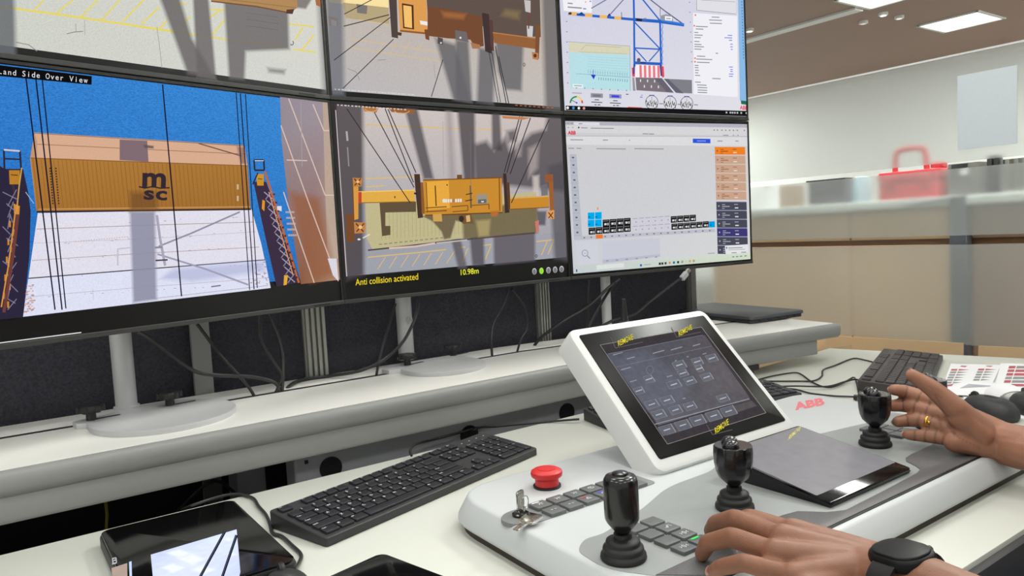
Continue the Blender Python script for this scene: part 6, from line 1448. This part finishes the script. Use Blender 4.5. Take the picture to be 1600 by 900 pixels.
m_skin = bpy.data.materials.new('skin'); m_skin.use_nodes = True; nt = m_skin.node_tree; b_ = nt.nodes['Principled BSDF']
vc = nt.nodes.new('ShaderNodeVertexColor'); vc.layer_name = 'Col'; tc = nt.nodes.new('ShaderNodeTexCoord')
nz = nt.nodes.new('ShaderNodeTexNoise'); nz.inputs['Scale'].default_value = 60; nz.inputs['Detail'].default_value = 6
n2 = nt.nodes.new('ShaderNodeTexVoronoi'); n2.inputs['Scale'].default_value = 900
mr = nt.nodes.new('ShaderNodeMapRange'); mr.inputs[3].default_value = .82; mr.inputs[4].default_value = 1.18
vm = nt.nodes.new('ShaderNodeVectorMath'); vm.operation = 'SCALE'; bp = nt.nodes.new('ShaderNodeBump'); bp.inputs['Strength'].default_value = .22; bp.inputs['Distance'].default_value = .0006
for a, b2 in ((tc.outputs['Object'], nz.inputs['Vector']), (tc.outputs['Object'], n2.inputs['Vector']), (nz.outputs[0], mr.inputs[0]), (vc.outputs[0], vm.inputs[0]), (mr.outputs[0], vm.inputs['Scale']), (vm.outputs[0], b_.inputs['Base Color']), (n2.outputs['Distance'], bp.inputs['Height']), (bp.outputs[0], b_.inputs['Normal'])): nt.links.new(a, b2)
b_.inputs['Roughness'].default_value = .5; b_.inputs['Subsurface Weight'].default_value = .08; b_.inputs['Subsurface Radius'].default_value = (.006, .002, .001); b_.inputs['Subsurface Scale'].default_value = .4
me.materials.append(m_skin)
ob = bpy.data.objects.new('body', me); COL.objects.link(ob); ob.parent = pp
# nails
m_nail = mat('fingernail', (196, 146, 128), .3, var=.03)
def nail(P, r, dors):
    t_ = P[3]-P[2]; t_ = t_/np.linalg.norm(t_); d_ = dors-t_*(dors @ t_); d_ = d_/np.linalg.norm(d_); s_ = np.cross(t_, d_)
    MB().ball(P[3]+t_*r*.25+d_*r*.74, (.0048, .0062, .0016), 14, 8, [s_, t_, d_]).build('fingernail', m_nail, pp)
for k, P in LH.items(): nail(P, .0066*Rs[k], np.array([0, .35, 1.]) if k != 'little' else np.array([-.9, .5, .5]))
for k, P in RH.items(): nail(P, .0066*Rs[k], -palmdir)
nail([None, None, *D3([(1457, 607, 1.028), (1425, 586, 1.034)])], .0072, np.array([0, 0, 1.])-palmdir*.4)
# gold ring
p0, p1 = RH['ring'][0], RH['ring'][1]; c_ = p0+(p1-p0)*.66; t_ = (p1-p0)/np.linalg.norm(p1-p0); s_ = np.cross(t_, up); s_ /= np.linalg.norm(s_); u_ = np.cross(s_, t_)
gr = thing('ring', 'gold ring worn on the ring finger of the right hand', 'ring', c_)
MB().lathe([(.0098, -.0018), (.0108, -.0016), (.0111, 0), (.0108, .0016), (.0098, .0018)], c_, 28, [s_, u_, t_]).build('band', m_gold, gr)
MB().ball(c_+palmdir*.0105, (.0028, .0032, .0028), 10, 8).build('knot', m_gold, gr)
# watch on the left wrist
m_watch = mat('watch_black', (12, 12, 13), .45, var=.05, spec=.25)
wc_ = Lw+lfx*.036; wa = thing('wristwatch', 'black smartwatch with a black strap worn on the left wrist', 'watch', wc_)
wn = np.array([-.12, .0, 1.]); wn -= lfx*(wn @ lfx); wn /= np.linalg.norm(wn); ws = np.cross(wn, lfx)
fw_ = lambda u, v, w: wc_+ws*u+lfx*v+wn*w
# strap: closed band round the wrist
n_ = 36; vs = []; fs_ = []
for j, (wd, dr) in enumerate(((-.011, .0), (-.011, .0028), (.011, .0028), (.011, .0))):
    for i in range(n_):
        a = 2*math.pi*i/n_; vs.append(fw_((.0325+dr)*math.cos(a), wd, (.0232+dr)*math.sin(a)))
for j in range(4):
    for i in range(n_): fs_.append((j*n_+i, j*n_+(i+1) % n_, ((j+1) % 4)*n_+(i+1) % n_, ((j+1) % 4)*n_+i))
MB().add(vs, fs_).build('strap', m_rubber, wa)
MB().prism(rrect(0, 0, .042, .050, .017, 8), .016, .0262, .004, fw_).build('watch_case', m_watch, wa, smooth=50)
MB().prism(rrect(0, 0, .037, .045, .016, 8), .0255, .0278, .0016, fw_).build('watch_glass', m_watch, wa, smooth=50)
MB().lathe([(.003, 0), (.003, .003), (.001, .003)], fw_(.021, .008, .021), 12, [lfx, wn, ws]).build('crown', m_dark, wa)
# clothes: shirt with short sleeves, jeans, shoes, hair
def cloth(name, sel, thick, m):
    idx = np.where(sel)[0]; s_ = set((idx).tolist()); f_ = [f for f in Fb if all(i in s_ for i in f)]
    used = sorted({i for f in f_ for i in f}); mp = {j: i for i, j in enumerate(used)}
    Nb = N[nV:]; b = MB(); b.add([Vb[i]+Nb[i]*thick for i in used], [tuple(mp[i] for i in f) for f in f_])
    return b.build(name, m, pp, smooth=180)
armx = np.abs(Vb[:, 0]-bxp)
m_shirt = mat('navy_shirt_cloth', (44, 52, 74), .85, var=.1, scale=80); m_jean = mat('blue_denim', (58, 84, 128), .85, var=.2, scale=200)
cloth('shirt', (Vb[:, 2] > -.20) & (Vb[:, 2] < .49) & (Vb[:, 1] < .03) & ~((armx > .17) & (Vb[:, 2] < .20)), .010, m_shirt)
cloth('jeans', (Vb[:, 2] < -.08) & (Vb[:, 2] > FL+.10) & ((Vb[:, 2] < -.10) | (armx < .2)), .010, m_jean)
cloth('shoes', Vb[:, 2] < FL+.11, .012, m_black)
cloth('hair', ((Vb-hc)[:, 2] > .045) & ((Vb-hc)[:, 1] < .072+.0*Vb[:, 0]) | ((Vb-hc)[:, 2] > -.03) & ((Vb-hc)[:, 1] < -.035), .012, mat('black_hair', (22, 20, 20), .6, var=.3, scale=300))
for s_ in (-1, 1):
    e_c = hc+np.array([s_*.034, .077, .006]); MB().ball(e_c-np.array([0, .004, 0]), (.0125, .0105, .0075), 14, 10).build('eye', m_paper, pp); MB().ball(e_c+np.array([0, .0046, 0]), (.0045, .003, .0045), 10, 8).build('iris', m_black, pp)
# chair that carries the person
chr_ = thing('office_chair', 'black office chair under the person, outside the picture', 'chair', (bxp, -.12, FL))
MB().prism(rrect(bxp, -.10, .48, .46, .09, 6), -.375, -.30, .02).build('seat', m_fabric, chr_)
MB().box((bxp, -.36, .05), (.44, .06, .5)).build('backrest', m_fabric, chr_, bevel=.025)
MB().tube([(bxp, -.2, -.36), (bxp, -.385, -.34), (bxp, -.395, -.1)], .02, 8, 3).build('back_bar', m_black, chr_)
MB().lathe([(.03, 0), (.03, .3)], (bxp, -.12, -.67), 16).build('column', m_grey2, chr_)
for i in range(5):
    a = 2*math.pi*i/5+.3; e = np.array([bxp+.28*math.cos(a), -.12+.28*math.sin(a), -.67])
    MB().tube([(bxp, -.12, -.645), e], [.022, .016], 8, 1).build('leg', m_black, chr_)
    MB().lathe([(.028, -.012), (.030, 0), (.028, .012)], (e[0], e[1], FL+.03), 14, [(-math.sin(a), math.cos(a), 0), (0, 0, 1), (math.cos(a), math.sin(a), 0)]).build('caster', m_black, chr_)
